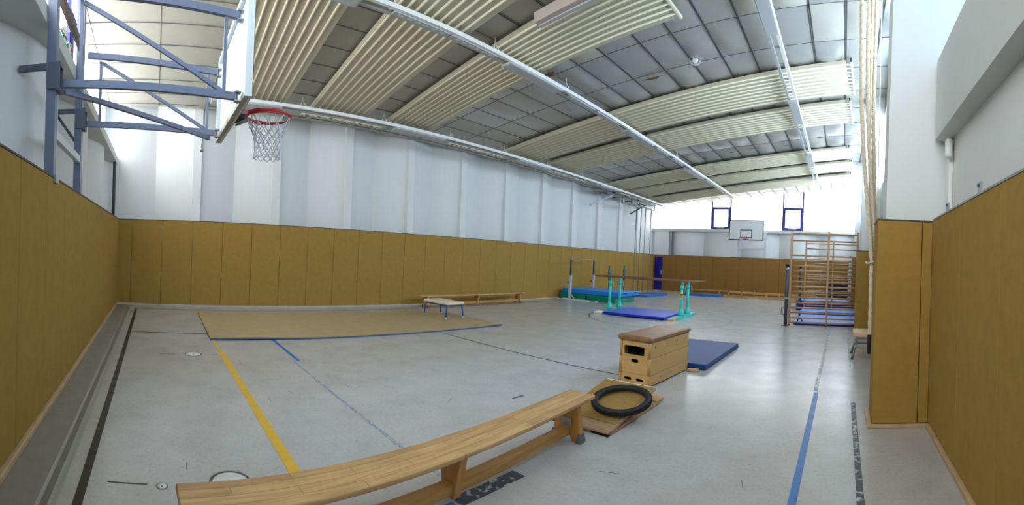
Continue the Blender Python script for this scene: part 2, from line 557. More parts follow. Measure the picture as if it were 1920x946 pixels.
# torn openings between the sagging boards
for x, y, L, wd_ in ((-3.75, 7.63, 0.42, 0.05), (-5.25, 6.28, 0.26, 0.07), (-2.95, 13.2, 0.36, 0.04), (-2.4, 12.75, 0.34, 0.04), (-3.6, 13.3, 0.3, 0.05), (-1.9, 13.3, 0.28, 0.04), (-4.6, 13.5, 0.25, 0.05), (-2.7, 12.1, 0.3, 0.04)):
    t = MB()
    n = 8
    z0 = ceil_z(x) - 0.075
    sl = 0.112
    up = [(x - L / 2 + L * k / n, y + 2 * wd_ * math.sin(math.pi * k / n) * (0.8 + 0.4 * rt.random()), z0 + sl * (-L / 2 + L * k / n)) for k in range(n + 1)]
    dn = [(x - L / 2 + L * k / n, y - wd_ * 0.3 * math.sin(math.pi * k / n), z0 - 0.01 + sl * (-L / 2 + L * k / n)) for k in range(n + 1)]
    t.add(up + dn, [(k, k + 1, n + 2 + k, n + 1 + k) for k in range(n)])
    struct(t.build('ceiling_tear', M_tear, ceiling))

# ---- walls
RIBY = [-1.0 + 1.885 * k for k in range(0, 13)]     # rib centres along the left wall: ..., 0.885, 2.77 ...
D_ = 0.33


def shell_depth(s, period):
    """convex shell: 0 at a rib, full depth at the cusp halfway to the next"""
    t = (s / period) % 1.0
    t = min(t, 1 - t) * 2
    return D_ * (0.35 * t + 0.65 * t * t)


g = MB()
ys = []
for k in range(len(RIBY)):
    ys += [RIBY[k] + 1.885 * q / 12 for q in range(12)]
ys = [y for y in ys if y < 22.2]
pts = [(XL - 0.15 - shell_depth(y - RIBY[0], 1.885), y) for y in ys]
for a in range(len(pts) - 1):
    (xa, ya), (xb, yb) = pts[a], pts[a + 1]
    o = len(g.v)
    g.add([(xa, ya, 0), (xb, yb, 0), (xb, yb, 4.9), (xa, ya, 4.9)], [(0, 1, 2, 3)], False)
g.box(-10.75, -10.6, -1.8, 22.4, 0, 4.9)
wall_left = struct(g.build('wall_left', M_wall, fix=False))
for y in RIBY[1:]:
    if y > 21.5: continue
    r = MB()
    r.prism([(XL - 0.15, 0.0), (XL - 0.02, 0.0), (XL - 0.03, 2.0), (XL - 0.09, 4.66), (XL - 0.3, 4.66), (XL - 0.3, 0)], y - 0.1, y + 0.1, lambda u, v, t: (u, t, v))
    struct(r.build('wall_rib', M_wall, wall_left))


def pads(name, axis, fixed, thick, stops, z0, z1, m, parent=None):
    """fabric-covered padding boards with fine joints"""
    b = MB()
    gap = 0.003
    for a, c in zip(stops[:-1], stops[1:]):
        if axis == 'y':
            b.box(min(fixed, fixed + thick), max(fixed, fixed + thick), a + gap, c - gap, z0, z1)
        else:
            b.box(a + gap, c - gap, min(fixed, fixed + thick), max(fixed, fixed + thick), z0, z1)
    return struct(b.build(name, m, parent, bevel=0.006))


js = [-0.93] + [-0.552 + 0.6933 * k for k in range(0, 33)]
js = [y for y in js if y < YF] + [YF]
pads('wall_padding', 'y', XL, -0.05, js, 0.035, PADZ, M_pad, wall_left)
struct(MB().box(XL - 0.055, XL + 0.004, -0.93, YF, PADZ, PADZ + 0.014).build('trim_1', M_trim))
struct(MB().box(XL - 0.05, XL + 0.012, -0.93, YF, 0.0, 0.035).build('baseboard_left', M_skirtg))

# end walls: shells under a ledge, translucent band above
def end_wall(name, y_peak, sgn, ledge_front):
    g = MB()
    n = 80
    x0, x1 = -10.35, 1.2
    P = []
    for i in range(n + 1):
        x = x0 + (x1 - x0) * i / n
        t = ((x + 8.3) / 2.0) % 1.0
        t = min(t, 1 - t) * 2
        P.append((x, y_peak + sgn * 0.36 * t * t))
    for (xa, ya), (xb, yb) in zip(P[:-1], P[1:]):
        g.add([(xa, ya, 0), (xb, yb, 0), (xb, yb, 3.45), (xa, ya, 3.45)], [(0, 1, 2, 3)], True)
    yb = y_peak + sgn * 0.55
    g.box(x0, x1, min(yb, yb + sgn * 0.1), max(yb, yb + sgn * 0.1), 0, 3.45)
    w = struct(g.build(name, M_wall, fix=False))
    b = MB().box(x0, x1, min(ledge_front, yb), max(ledge_front, yb), 3.31, 3.475)
    struct(b.build('ledge', M_beam, w, bevel=0.01))
    return w


wall_back = end_wall('wall_back', -1.05, -1, -0.952)
wall_far = end_wall('wall_far', YF + 0.08, 1, YF - 0.03)

XE = [-1.31 - 0.69 * k for k in range(0, 13)]
stops = sorted([x for x in [-0.62, 0.07, XR] + XE if x > XL] + [XL])
pads('wall_padding', 'x', YN, -0.03, stops, 0.06, PADZ, M_pad, wall_back)
struct(MB().box(XL, XR, YN - 0.03, YN + 0.004, PADZ, PADZ + 0.014).build('trim_2', M_trim))
struct(MB().box(XL, XR, YN - 0.05, YN + 0.035, 0.0, 0.055).build('baseboard_back', M_skirt, bevel=0.01))
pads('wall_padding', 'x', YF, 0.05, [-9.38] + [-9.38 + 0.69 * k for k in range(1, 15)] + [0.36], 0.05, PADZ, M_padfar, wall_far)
struct(MB().box(XL, 0.9, YF - 0.004, YF + 0.055, PADZ, PADZ + 0.014).build('trim_3', M_trim))
struct(MB().box(-9.38, 0.9, YF - 0.03, YF + 0.05, 0.0, 0.05).build('baseboard_far', M_skirt))
# store closet panel and post in the far left corner above the door
g = MB().box(-10.0, -9.15, YF + 0.0, YF + 0.06, 2.02, 3.37)
struct(g.build('wall_far_panel', M_wall, wall_far))
struct(MB().box(-9.13, -8.99, YF + 0.02, YF + 0.05, 2.02, 3.37).build('wall_far_post', mat('grey_post', (150, 156, 158), 0.5, 0.3), wall_far))


def band(name, n0, yg, sgn, m_poly, m_pane, frames):
    """translucent window band between ledge and ceiling, with blue framed opening windows"""
    z0 = 3.475
    t = 0.04
    edges = sorted([-10.1] + [e for fr in frames for e in fr] + [0.95])
    k = n0
    for a, b in zip(edges[:-1], edges[1:]):
        isf = any(abs(a - fr[0]) < 1e-6 for fr in frames)
        zb = 4.62 if isf else z0
        if isf:
            a2, b2 = a + 0.07, b - 0.07
        else:
            a2, b2 = a, b
        w = MB().prism([(a2, zb), (b2, zb), (b2, ceil_z(b2) + 0.05), (a2, ceil_z(a2) + 0.05)], yg, yg + sgn * t, lambda u, v, t: (u, t, v))
        o = struct(w.build('window_%d' % k, m_poly))
        k += 1
        if isf:
            fm = MB()
            ya, yb = min(yg - sgn * 0.04, yg + sgn * 0.05), max(yg - sgn * 0.04, yg + sgn * 0.05)
            fm.box(a, a + 0.07, ya, yb, z0, ceil_z(a) + 0.02); fm.box(b - 0.07, b, ya, yb, z0, ceil_z(b) + 0.02)
            fm.box(a + 0.07, b - 0.07, ya, yb, z0, z0 + 0.06); fm.box(a + 0.07, b - 0.07, ya, yb, 4.60, 4.66)
            struct(fm.build('window_frame', M_blueframe, o))
            sm = MB()
            yc, yd = min(yg - sgn * 0.07, yg + sgn * 0.02), max(yg - sgn * 0.07, yg + sgn * 0.02)
            A, B, Z0, Z1 = a + 0.075, b - 0.075, z0 + 0.065, 4.595
            sm.box(A, A + 0.08, yc, yd, Z0, Z1); sm.box(B - 0.08, B, yc, yd, Z0, Z1)
            sm.box(A + 0.08, B - 0.08, yc, yd, Z0, Z0 + 0.08); sm.box(A + 0.08, B - 0.08, yc, yd, Z1 - 0.06, Z1)
            struct(sm.build('window_sash', M_blueframe, o, bevel=0.008))
            struct(MB().box(A + 0.08, B - 0.08, yg - sgn * 0.01, yg, Z0 + 0.08, Z1 - 0.06).build('window_pane', m_pane, o))
            hb = (a + b) / 2
            struct(MB().box(hb - 0.2, hb + 0.2, yg - sgn * 0.10, yg - sgn * 0.06, z0 + 0.06, z0 + 0.12).build('window_opener', M_greylite, o))
    return k


FR = [(-6.86, -5.79), (-3.13, -2.06)]
k = band('far', 1, YF + 0.14, 1, M_glazefar, M_pane, FR)
k = band('near', k, -1.27, -1, M_glazenear, M_panen, FR)

# right wall: pillars, padding, overhanging panel, window strip
g = MB()
g.box(1.0, 1.1, -1.6, 22.3, 0.0, 2.9)
g.box(1.0, 1.1, -1.6, 22.3, 2.9, 3.3)
wall_right = struct(g.build('wall_right', M_wall))
PIL = [4.1, 10.3, 16.5]
PD = 0.45
prev = -0.93
for i, py in enumerate(PIL + [22.2]):
    a, b = prev, py
    # overhanging parapet panel in each bay
    struct(MB().box(0.842, 1.2, a, b, 2.80, 3.60).build('parapet', M_beam, wall_right))
    st = MB()
    struct(MB().box(1.06, 1.10, a, b, 3.60, 5.75).build('window_%d' % k, M_glazebay if i == 0 else M_glazeside)); k += 1
    struct(MB().box(0.86, 1.2, a, b, 5.35, 5.85).build('window_lintel', mat('slate_paint', (150, 160, 166), 0.6), wall_right))
    prev = py + PD
for i, py in enumerate(PIL):
    p = MB()
    p.prism([(0.385, 0.0), (1.3, 0.0), (1.3, 5.9), (0.405, 5.9)], py + 0.05, py + PD - 0.05, lambda u, v, t: (u, t, v))
    o = struct(p.build('wall_pillar', M_wall))
    q = MB()
    z0 = 0.035
    q.box(0.316, 0.74, py, py + 0.05, z0, 1.98); q.box(0.746, XR, py, py + 0.05, z0, 1.98)
    q.box(0.316, 0.366, py + 0.052, py + PD, z0, 1.98)
    struct(q.build('pillar_padding', M_pad, o, bevel=0.006))
    struct(MB().box(0.31, XR, py - 0.004, py + PD, 1.98, 1.996).build('pillar_trim', M_trim, o))
    struct(MB().box(0.268, XR, py - 0.04, py, 0, 0.035).box(0.268, 0.316, py, py + PD, 0, 0.035).build('pillar_skirting', M_skirt, o, bevel=0.008))
prev = YN
for i, py in enumerate(PIL + [YF]):
    n = max(2, round((py - prev) / 0.75))
    pads('wall_padding', 'y', XR, 0.05, [prev + (py - prev) * q / n for q in range(n + 1)] if i else [prev, 0.6, 1.45, 2.25, 3.1, py], 0.05, PADZ, M_pad, wall_right)
    struct(MB().box(XR - 0.004, XR + 0.055, prev, py, PADZ, PADZ + 0.014).build('trim_%d' % (4 + i), mat('pale_trim_%d' % i, (150, 152, 154), 0.5) if i == 0 else M_trim))
    struct(MB().box(XR - 0.03, XR + 0.05, prev, py - 0.04, 0, 0.045).build('baseboard_right_%d' % i, M_skirt, bevel=0.008))
    prev = py + PD
# white pipe in the corner by the first pillar, clips above the padding
tag(MB().box(0.955, 0.998, 3.97, 4.09, 2.02, 2.79).build('wall_conduit', M_trackw, bevel=0.01), 'white vertical cable duct in the corner above the padding beside the near pillar', 'cable duct')
tag(MB().box(0.90, 0.955, 3.86, 3.95, 2.58, 2.76).build('sensor_box', M_trackw, bevel=0.02), 'small white sensor box on the right wall under the overhang', 'sensor')
for y, s in ((2.73, 'nearer the camera'), (3.62, 'closer to the pillar')):
    t = thing('padding_clip', 'grey metal clip above the right wall padding, ' + s, 'clip', (XR + 0.03, y, PADZ), 0, 'padding clips on the right wall')
    MB().box(-0.01, 0.005, -0.03, 0.03, 0.0, 0.10).build('plate', M_zinc, t)
    MB().tube([(-0.012, 0, 0.08), (-0.02, 0, 0.08)], 0.012, 8).build('screw', M_greydark, t)

# blue door in the far left corner
d = MB().box(-9.93, -9.45, YF - 0.01, YF + 0.04, 0.06, 1.90)
door = struct(d.build('door_1', M_door))
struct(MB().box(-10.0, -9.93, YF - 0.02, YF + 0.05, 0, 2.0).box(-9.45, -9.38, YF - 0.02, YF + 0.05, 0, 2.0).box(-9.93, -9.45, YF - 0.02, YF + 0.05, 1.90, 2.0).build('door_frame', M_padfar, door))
struct(MB().box(-9.93, -9.45, YF - 0.05, YF + 0.03, 0.0, 0.06).build('door_threshold', M_skirtg, door))
struct(MB().box(-9.54, -9.48, YF - 0.03, YF - 0.01, 0.92, 1.16).tube([(-9.51, YF - 0.03, 1.05), (-9.51, YF - 0.07, 1.05), (-9.60, YF - 0.07, 1.05)], 0.012, 8).build('door_handle', M_zinc, door))
# dark conduit in the near left corner
tag(MB().tube([(-9.9, -0.99, 2.02), (-9.9, -0.99, 3.36)], 0.035, 10).build('wall_conduit', M_greydark), 'dark vertical conduit in the near left corner above the padding', 'conduit')
#@@OBJECTS
# ------------------------------------------------------------------ ceiling heating panels
def heating_panel(x0, x1, y0, y1, label, rz=0.0):
    xc, yc = (x0 + x1) / 2, (y0 + y1) / 2
    z = ceil_z(xc) - 0.15
    t = thing('ceiling_heating_panel', label, 'heating panel', (xc, yc, z), rz, 'ribbed heating panels under the ceiling')
    R = RY(-math.atan(0.112))
    L, Wd = (x1 - x0) / math.cos(math.atan(0.112)), y1 - y0
    s = MB().box(-L / 2, L / 2, -Wd / 2, Wd / 2, 0.0, 0.012, R)
    s.box(-L / 2, L / 2, -Wd / 2, -Wd / 2 + 0.012, 0.012, 0.075, R).box(-L / 2, L / 2, Wd / 2 - 0.012, Wd / 2, 0.012, 0.075, R)
    s.build('panel_sheet', M_panel, t)
    n = 9
    for k in range(n):
        y = -Wd / 2 + 0.03 + (Wd - 0.16) * k / (n - 1)
        MB().tube([R @ Vector((-L / 2, y, -0.006)), R @ Vector((L / 2 + 0.09, y, -0.006))], 0.019, 8).build('pipe', M_tube, t)
    MB().box(L / 2 + 0.08, L / 2 + 0.13, -Wd / 2 - 0.02, Wd / 2 + 0.02, -0.03, 0.02, R).build('header_pipe', M_tube, t, bevel=0.012)
    h = MB().tube([R @ Vector((L / 2 + 0.10, -Wd / 2 + 0.02, 0.02)), R @ Vector((L / 2 + 0.10, -Wd / 2 + 0.02, 0.11))], 0.02, 8)
    h.build('supply_pipe', M_greydark, t)
    hg = MB()
    for u in (-0.4, -0.1, 0.2, 0.45):
        for sy in (-1, 1):
            hg.tube([R @ Vector((u * L, sy * (Wd / 2 - 0.05), 0.07)), R @ Vector((u * L, sy * (Wd / 2 - 0.05), 0.15))], 0.006, 5)
    hg.build('hanger', M_zinc, t)
    return t


for a in ((-8.92, -2.6, 1.20, 2.46, 'cream ribbed heating panel right behind the near basketball backboard', -0.035),
          (-8.92, -2.6, 3.04, 4.33, 'cream ribbed heating panel, second one from the near basketball goal', -0.035),
          (-8.92, -2.62, 4.9, 6.08, 'cream ribbed heating panel beside the mauve grey ceiling unit', -0.035),
          (-8.92, -0.02, 8.56, 10.0, 'cream ribbed heating panel beyond the torn foil boards, nearest full-width one', -0.07),
          (-8.92, -0.02, 10.46, 11.88, 'cream ribbed heating panel, second of the full-width ones going to the far wall', -0.065),
          (-8.92, 0.0, 14.27, 15.60, 'cream heating panel just beyond the far band of torn ceiling boards', -0.06),
          (-8.92, 0.12, 16.05, 17.40, 'cream heating panel second from the far window wall', -0.05),
          (-8.92, 0.12, 18.15, 19.5, 'cream heating panel nearest the far window wall', -0.06)):
    heating_panel(*a)

# ------------------------------------------------------------------ light tracks
def light_track(x, drop, y0, y1, label, tray_side):
    z = ceil_z(x) - drop
    t = thing('light_track_rail', label, 'light track', (x, (y0 + y1) / 2, z), 0, 'suspended white light tracks along the hall')
    oy = -(y0 + y1) / 2
    lw = 0.13 if tray_side is not None else 0.105
    a, b = y0 + oy, y1 + oy
    MB().box(0.045, 0.10, a, b, -0.03, 0.035).build('main_channel', M_trackw, t)
    MB().box(-0.10, -0.055, a, b, -0.03, 0.02).build('side_channel', M_trackg, t)
    tie = MB()
    y = y0 + 0.3
    while y < y1:
        tie.box(-0.055, 0.045, y + oy - 0.02, y + oy + 0.02, 0.0, 0.02); y += 0.62
    tie.build('cross_tie', M_trackg, t)
    for s in (1.0, 5.15, 9.3, 13.75):
        if s < y0: continue
        o = MB().box(-lw, 0.105, s + oy, s + 1.45 + oy, -0.075, -0.031).build('luminaire', M_trackg, t, bevel=0.006)
        MB().box(-lw + 0.015, 0.09, s + 0.03 + oy, s + 1.42 + oy, -0.079, -0.0752).build('diffuser', mat('grey_diffuser', (188, 192, 194), 0.5), o)
    for s in (2.95, 3.95, 6.9, 7.9, 11.0, 12.2, 15.6, 16.8) if tray_side is not None else ():
        o = MB().box(tray_side * 0.10 - 0.05 , tray_side * 0.10 + 0.05, s + oy, s + 0.95 + oy, -0.05, -0.032).build('gear_tray', M_tube if tray_side < -0.5 else M_trackg, t)
        q = MB()
        for k in range(6):
            q.box(tray_side * 0.10 - 0.022, tray_side * 0.10 + 0.022, s + 0.09 + 0.14 * k + oy, s + 0.17 + 0.14 * k + oy, -0.053, -0.049)
        q.build('slot', M_slot if tray_side < -0.5 else M_slotg, o)
    for k in range(-1, 10):
        y = 2.9 + 1.94 * k
        if y < y0 + 0.1 or y > y1 - 0.1: continue
        h = MB()
        for s in (-1, 1):
            h.tube([(0.07, y + oy + s * 0.07, 0.03), (0.02, y + oy, drop - 0.09)], 0.007, 5)
        h.tube([(0.02, y + oy, drop - 0.10), (0.02, y + oy, drop - 0.005)], 0.007, 5)
        h.build('hanger', M_trackw, t)
    return t


light_track(-8.75, 0.27, 0.95, 20.1, 'white light track hung close along the left wall', -1.9)
light_track(-5.2, 0.28, 0.2, 20.1, 'white light track hung along the middle of the ceiling', 0.0)
light_track(-1.22, 0.30, 0.6, 18.3, 'white ladder-like light track hung nearest the right pillars', None)

# caged round sensors on the ceiling
def cage(loc, label):
    t = thing('ceiling_sensor', label, 'sensor', loc, 0, 'wire-caged ceiling sensors')
    MB().lathe([(0.0, -0.075), (0.03, -0.07), (0.05, -0.05), (0.055, -0.02), (0.055, 0.0), (0.0, 0.0)], 16).build('body', M_trackw, t)
    w = MB()
    for k in range(4):
        a = math.pi * k / 4
        w.tube([(0.11 * math.cos(a) * math.sin(q), 0.11 * math.sin(a) * math.sin(q), -0.11 * math.cos(q)) for q in [(-0.5 + j / 10) * math.pi for j in range(11)]], 0.004, 4)
    w.tube([(0.095 * math.cos(2 * math.pi * j / 20), 0.095 * math.sin(2 * math.pi * j / 20), -0.055) for j in range(20)], 0.004, 4, True)
    w.tube([(0.11 * math.cos(2 * math.pi * j / 20), 0.11 * math.sin(2 * math.pi * j / 20), -0.004) for j in range(20)], 0.004, 4, True)
    w.build('wire_cage', M_trackw, t)
    return t


cage((-2.80, 7.46, ceil_z(-2.8) - 0.03), 'white caged sensor on the ceiling boards between two heating panels')
c2_ = cage((-8.95, 3.95, ceil_z(-8.95) - 0.16), 'white caged sensor beside the left light track near the backboard')
MB().box(-0.05, 0.05, -0.05, 0.05, 0.0, 0.165).build('mount', M_trackw, c2_)

# mauve-grey unit hung from the ceiling beside the third panel
t = thing('ceiling_unit', 'long mauve grey ceiling unit with dark slot hung beside a heating panel', 'ceiling unit', (-3.22, 4.70, ceil_z(-3.22) - 0.26))
R = RY(-math.atan(0.112))
MB().prism([(-0.08, -0.07), (0.09, -0.07), (0.09, -0.01), (0.04, 0.08), (-0.08, 0.09)], -0.95, 1.0, lambda u, v, q: R @ Vector((q, u, v))).build('housing', M_mauve, t, bevel=0.008)
MB().box(-0.95, 1.0, 0.0905, 0.096, -0.045, -0.02, R).build('slot', M_brownd, t)
MB().box(-0.94, 0.99, 0.01, 0.07, -0.09, -0.0705, R).build('under_rail', M_trackg, t)
for u in (-0.7, 0.75):
    MB().tube([R @ Vector((u, 0.0, 0.06)), R @ Vector((u + 0.2, 0.0, 0.25))], 0.01, 6).tube([R @ Vector((u, 0.105, -0.04)), R @ Vector((u, 0.105, 0.01))], 0.012, 8).build('hanger_rod', M_zinc, t)

# ------------------------------------------------------------------ basketball goals
def board_parts(t, w, h, zb, yb, th, near):
    """backboard with its front face towards local +y"""
    b = MB().box(-w / 2, w / 2, yb - 0.022, yb, zb, zb + h).build('backboard', M_boardface, t, bevel=0.004)
    fr = MB()
    if near:
        for s in (-1, 1):
            fr.box(s * w / 2 - (0.05 if s > 0 else 0), s * w / 2 + (0.05 if s < 0 else 0), yb - th, yb - 0.022, zb + 0.0, zb + h)
        fr.box(-w / 2 + 0.05, w / 2 - 0.05, yb - th, yb - 0.022, zb + h - 0.05, zb + h)
        fr.box(-w / 2 + 0.05, w / 2 - 0.05, yb - 0.03, yb - 0.0225, zb + 0.06, zb + h - 0.06)
        fr.build('back_frame', M_board, b, bevel=0.003)
        u = MB()
        for a, c in ((-w / 2 + 0.06, -0.06), (0.06, w / 2 - 0.06)):
            u.box(a, c, yb - th - 0.004, yb - th + 0.006, zb, zb + 0.05).box(a, c, yb - 0.03, yb - 0.022, zb, zb + 0.05).box(a, c, yb - th, yb - 0.03, zb - 0.002, zb + 0.004)
        u.box(-0.06, 0.06, yb - th - 0.008, yb - 0.022, zb - 0.003, zb + 0.05)
        u.build('bottom_channel', mat('bare_channel', (168, 170, 160), 0.45, 0.3), b)
    e = 0.045
    f = MB()
    f.box(-w / 2, w / 2, yb, yb + 0.002, zb, zb + e).box(-w / 2, w / 2, yb, yb + 0.002, zb + h - e, zb + h)
    f.box(-w / 2, -w / 2 + e, yb, yb + 0.002, zb + e, zb + h - e).box(w / 2 - e, w / 2, yb, yb + 0.002, zb + e, zb + h - e)
    q0, q1, e2 = zb + 0.13, zb + 0.55, 0.04
    f.box(-0.3, 0.3, yb, yb + 0.002, q1 - e2, q1).box(-0.3, 0.3, yb, yb + 0.002, q0, q0 + e2)
    f.box(-0.3, -0.3 + e2, yb, yb + 0.002, q0 + e2, q1 - e2).box(0.3 - e2, 0.3, yb, yb + 0.002, q0 + e2, q1 - e2)
    f.build('board_marking', M_black, b)
    # small maker's lettering in the corner, unreadable dashes
    l = MB()
    for k in range(6):
        l.box(w / 2 - 0.12 - 0.032 * k, w / 2 - 0.098 - 0.032 * k, yb, yb + 0.002, zb + 0.055, zb + 0.075)
    l.build('board_lettering', M_black, b)
    return b


def rim_net(t, yc, zr, yb, swing=0.0):
    rr = 0.24
    rim = MB()
    rim.tube([(rr * math.cos(2 * math.pi * j / 40), yc + rr * math.sin(2 * math.pi * j / 40), zr) for j in range(40)], 0.015, 8, True)
    n = 22
    for k in range(n):
        a0 = math.radians(130 + 280 * k / n - 0.0); a1 = math.radians(130 + 280 * (k + 1) / n)
        a0 += math.pi * 0.0; a1 += math.pi * 0.0
        hh = 0.024
        if not (math.radians(170) < a0 < math.radians(370)): continue
        v = [((rr + d) * math.cos(a), yc + (rr + d) * math.sin(a), zr + z) for a in (a0, a1) for d, z in ((0, -hh), (0.012, -hh), (0.012, hh), (0, hh))]
        rim.add(v, [(0, 1, 2, 3), (4, 7, 6, 5), (0, 4, 5, 1), (1, 5, 6, 2), (2, 6, 7, 3), (3, 7, 4, 0)])
    r = rim.build('rim', M_rim, t)
    MB().box(-0.09, 0.09, yc - rr - 0.075, yc - rr - 0.0, zr - 0.02, zr + 0.022).build('rim_bracket', M_pinkred, r, bevel=0.004)
    MB().box(-0.10, 0.10, yb + 0.004, yc - rr - 0.04, zr - 0.075, zr - 0.018).build('rim_mount', M_black, r, bevel=0.004)
    MB().tube([(0.05, yb + 0.03, zr - 0.11), (0.05, yc - rr + 0.02, zr - 0.05)], 0.011, 8).tube([(-0.05, yb + 0.03, zr - 0.11), (-0.05, yc - rr + 0.02, zr - 0.05)], 0.011, 8).build('spring', M_zinc, r)
    g = MB()
    N = 12
    rows = [(-0.005, 0.238), (-0.10, 0.205), (-0.17, 0.172), (-0.23, 0.152), (-0.30, 0.142), (-0.37, 0.14), (-0.43, 0.145)]

    def P_(k, i):
        z, q = rows[i]
        a = 2 * math.pi * (k + (0.5 if i % 2 else 0)) / N
        return (q * math.cos(a), yc + q * math.sin(a), zr + z)
    for k in range(N):
        for i in range(len(rows) - 1):
            if i % 2 == 0:
                g.tube([P_(k, i), P_(k, i + 1)], 0.006, 4, cap=False); g.tube([P_(k, i), P_(k - 1, i + 1)], 0.006, 4, cap=False)
            else:
                g.tube([P_(k, i), P_(k, i + 1)], 0.006, 4, cap=False); g.tube([P_(k, i), P_(k + 1, i + 1)], 0.006, 4, cap=False)
        a, b = P_(k, 6), P_(k + 1, 6)
        m = ((a[0] + b[0]) / 2, (a[1] + b[1]) / 2, a[2] - 0.03)
        g.tube([a, m, b], 0.006, 4, cap=False)
    g.build('net', M_net, t)


GX = -4.6
t = thing('basketball_goal', 'near basketball goal on blue-grey steel arms reaching out from the near wall', 'basketball goal', (GX, -0.93, 0), 0, 'basketball goals')
gy = 0.93
for px_, lab in ((0.98, 'n'), (-0.30, 'f')):
    p = MB().box(px_ - 0.05, px_ + 0.05, -0.018, 0.062, 2.0, 4.5).build('wall_post', M_steel, t)
    MB().bar((px_, -0.02, 2.96), (px_, -0.27, 2.96), 0.04, 0.05).build('wall_bracket', M_brk, p)
    MB().bar((px_, -0.02, 3.9), (px_, -0.27, 3.9), 0.04, 0.05).build('wall_bracket', M_brk, p)
    if lab == 'f': MB().bar((px_, -0.02, 2.62), (px_ - 0.05, -0.24, 2.93), 0.02, 0.03).build('wall_bracket_strut', M_brk, p)
    MB().box(px_ - 0.075, px_ + 0.065, 0.062, 0.10, 2.74, 2.77).box(px_ - 0.075, px_ + 0.065, 0.062, 0.10, 2.95, 2.98).box(px_ - 0.075, px_ - 0.055, 0.0, 0.10, 2.75, 2.97).box(px_ + 0.052, px_ + 0.07, 0.0, 0.10, 2.75, 2.97).build('hinge_clamp', M_brk, p)
MB().box(0.93, 1.04, 0.063, 0.09, 1.96, 2.03).build('post_shoe', M_zinc, t)
for z, m_ in ((3.66, M_brownd), (2.40, M_beam)):
    MB().bar((0.93, 0.03, z), (-0.25, 0.03, z), 0.05, 0.075).build('cross_beam', m_, t)
for s, px_ in ((0.72, 0.98), (-0.60, -0.30)):
    for z0, z1, dd in ((2.86, 2.83, 0), (3.66, 3.56, 0)):
        MB().bar((s + (px_ - s) * 0.45, 0.075, z0), (s, gy + 0.66, z1), 0.045, 0.065).build('arm', M_steel, t)
        MB().box(s - 0.035, s + 0.035, gy + 0.645, gy + 0.705, z1 - 0.045, z1 - 0.035).box(s - 0.035, s + 0.035, gy + 0.645, gy + 0.705, z1 + 0.035, z1 + 0.045).tube([(s, gy + 0.675, z1 - 0.06), (s, gy + 0.675, z1 + 0.06)], 0.01, 8).build('arm_joint', M_zinc, t)
    MB().bar((s, gy + 0.55, 2.86), (s, gy + 0.55, 3.54), 0.03, 0.03, (0, 1, 0)).build('strut', M_steel, t)
    MB().bar((s + (px_ - s) * 0.14, 0.22, 2.88), (s + (px_ - s) * 0.14, 0.22, 3.62), 0.03, 0.03, (0, 1, 0)).build('strut', M_steel, t)
    MB().bar((s + (px_ - s) * 0.14, 0.24, 3.60), (s, gy + 0.53, 2.87), 0.03, 0.035).build('diagonal', M_steel, t)
MB().bar((0.84, 0.10, 2.79), (-0.58, gy + 0.58, 2.76), 0.04, 0.045).build('diagonal_brace', M_steel, t)
MB().tube([(-0.56, gy + 0.5, 2.74), (-0.56, gy + 0.5, 2.62)], 0.009, 6).lathe([(0.0, -0.03), (0.022, -0.02), (0.022, 0.02), (0.0, 0.03)], 10, (-0.56, gy + 0.5, 2.61)).build('lock_pin', M_zinc, t)
board_parts(t, 1.81, 1.05, 2.783, gy + 0.772, 0.068, True)
rim_net(t, gy + 1.15, 2.90, gy + 0.772)

t = thing('basketball_goal', 'far basketball goal with white board below the far windows', 'basketball goal', (-4.83, YF, 0), math.pi, 'basketball goals')
for s in (-0.92, 0.45):
    MB().box(s - 0.04, s + 0.04, 0.1, 0.17, 2.02, 3.42).build('wall_post', M_greylite, t)
    MB().box(s - 0.03, s + 0.03, 0.02, 0.1, 3.33, 3.40).build('wall_bracket', M_greylite, t)
MB().bar((-0.92, 0.14, 2.48), (0.45, 0.14, 2.48), 0.04, 0.07).build('cross_beam', M_greylite, t)
for s in (-0.60, 0.45):
    for z in (2.98, 3.6 if s > 0 else 3.35):
        MB().bar((s, 0.17 if s > 0 else 0.12, z), (s, 0.43, z), 0.04, 0.05).build('arm', M_greylite, t)
MB().bar((-0.95, 0.14, 3.35), (-0.55, 0.14, 3.35), 0.04, 0.05).bar((-0.95, 0.14, 2.98), (-0.55, 0.14, 2.98), 0.04, 0.05).build('hinge_arm', M_greylite, t)
board_parts(t, 1.76, 1.03, 2.88, 0.47, 0.05, False)
rim_net(t, 0.85, 2.985, 0.47)

# volleyballs lodged on the ledge
def volleyball(loc, rot, label):
    b = MB()
    nu, nv = 32, 20
    r = 0.105
    vs, fs, mi = [], [], []
    for j in range(nv + 1):
        ph = math.pi * j / nv
        for i in range(nu):
            th = 2 * math.pi * i / nu
            vs.append((r * math.sin(ph) * math.cos(th), r * math.sin(ph) * math.sin(th), r * math.cos(ph)))
    for j in range(nv):
        for i in range(nu):
            fs.append((j * nu + i, j * nu + (i + 1) % nu, (j + 1) * nu + (i + 1) % nu, (j + 1) * nu + i))
    b.add(vs, fs, True)
    for k, f_ in enumerate(fs):
        c = sum((Vector(vs[q]) for q in f_), Vector()) / 4
        c.normalize()
        w = math.atan2(c.y, c.x) + 1.6 * c.z
        s = (w / (2 * math.pi) * 3) % 1.0
        b.mi[k] = 1 if s < 0.27 else (2 if 0.45 < s < 0.72 else 0)
    o = b.build('volleyball', [M_white2, M_red, M_greenb], None, fix=False)
    o.location = loc; o.rotation_euler = rot
    return tag(o, label, 'ball', 'volleyballs on the window ledge')


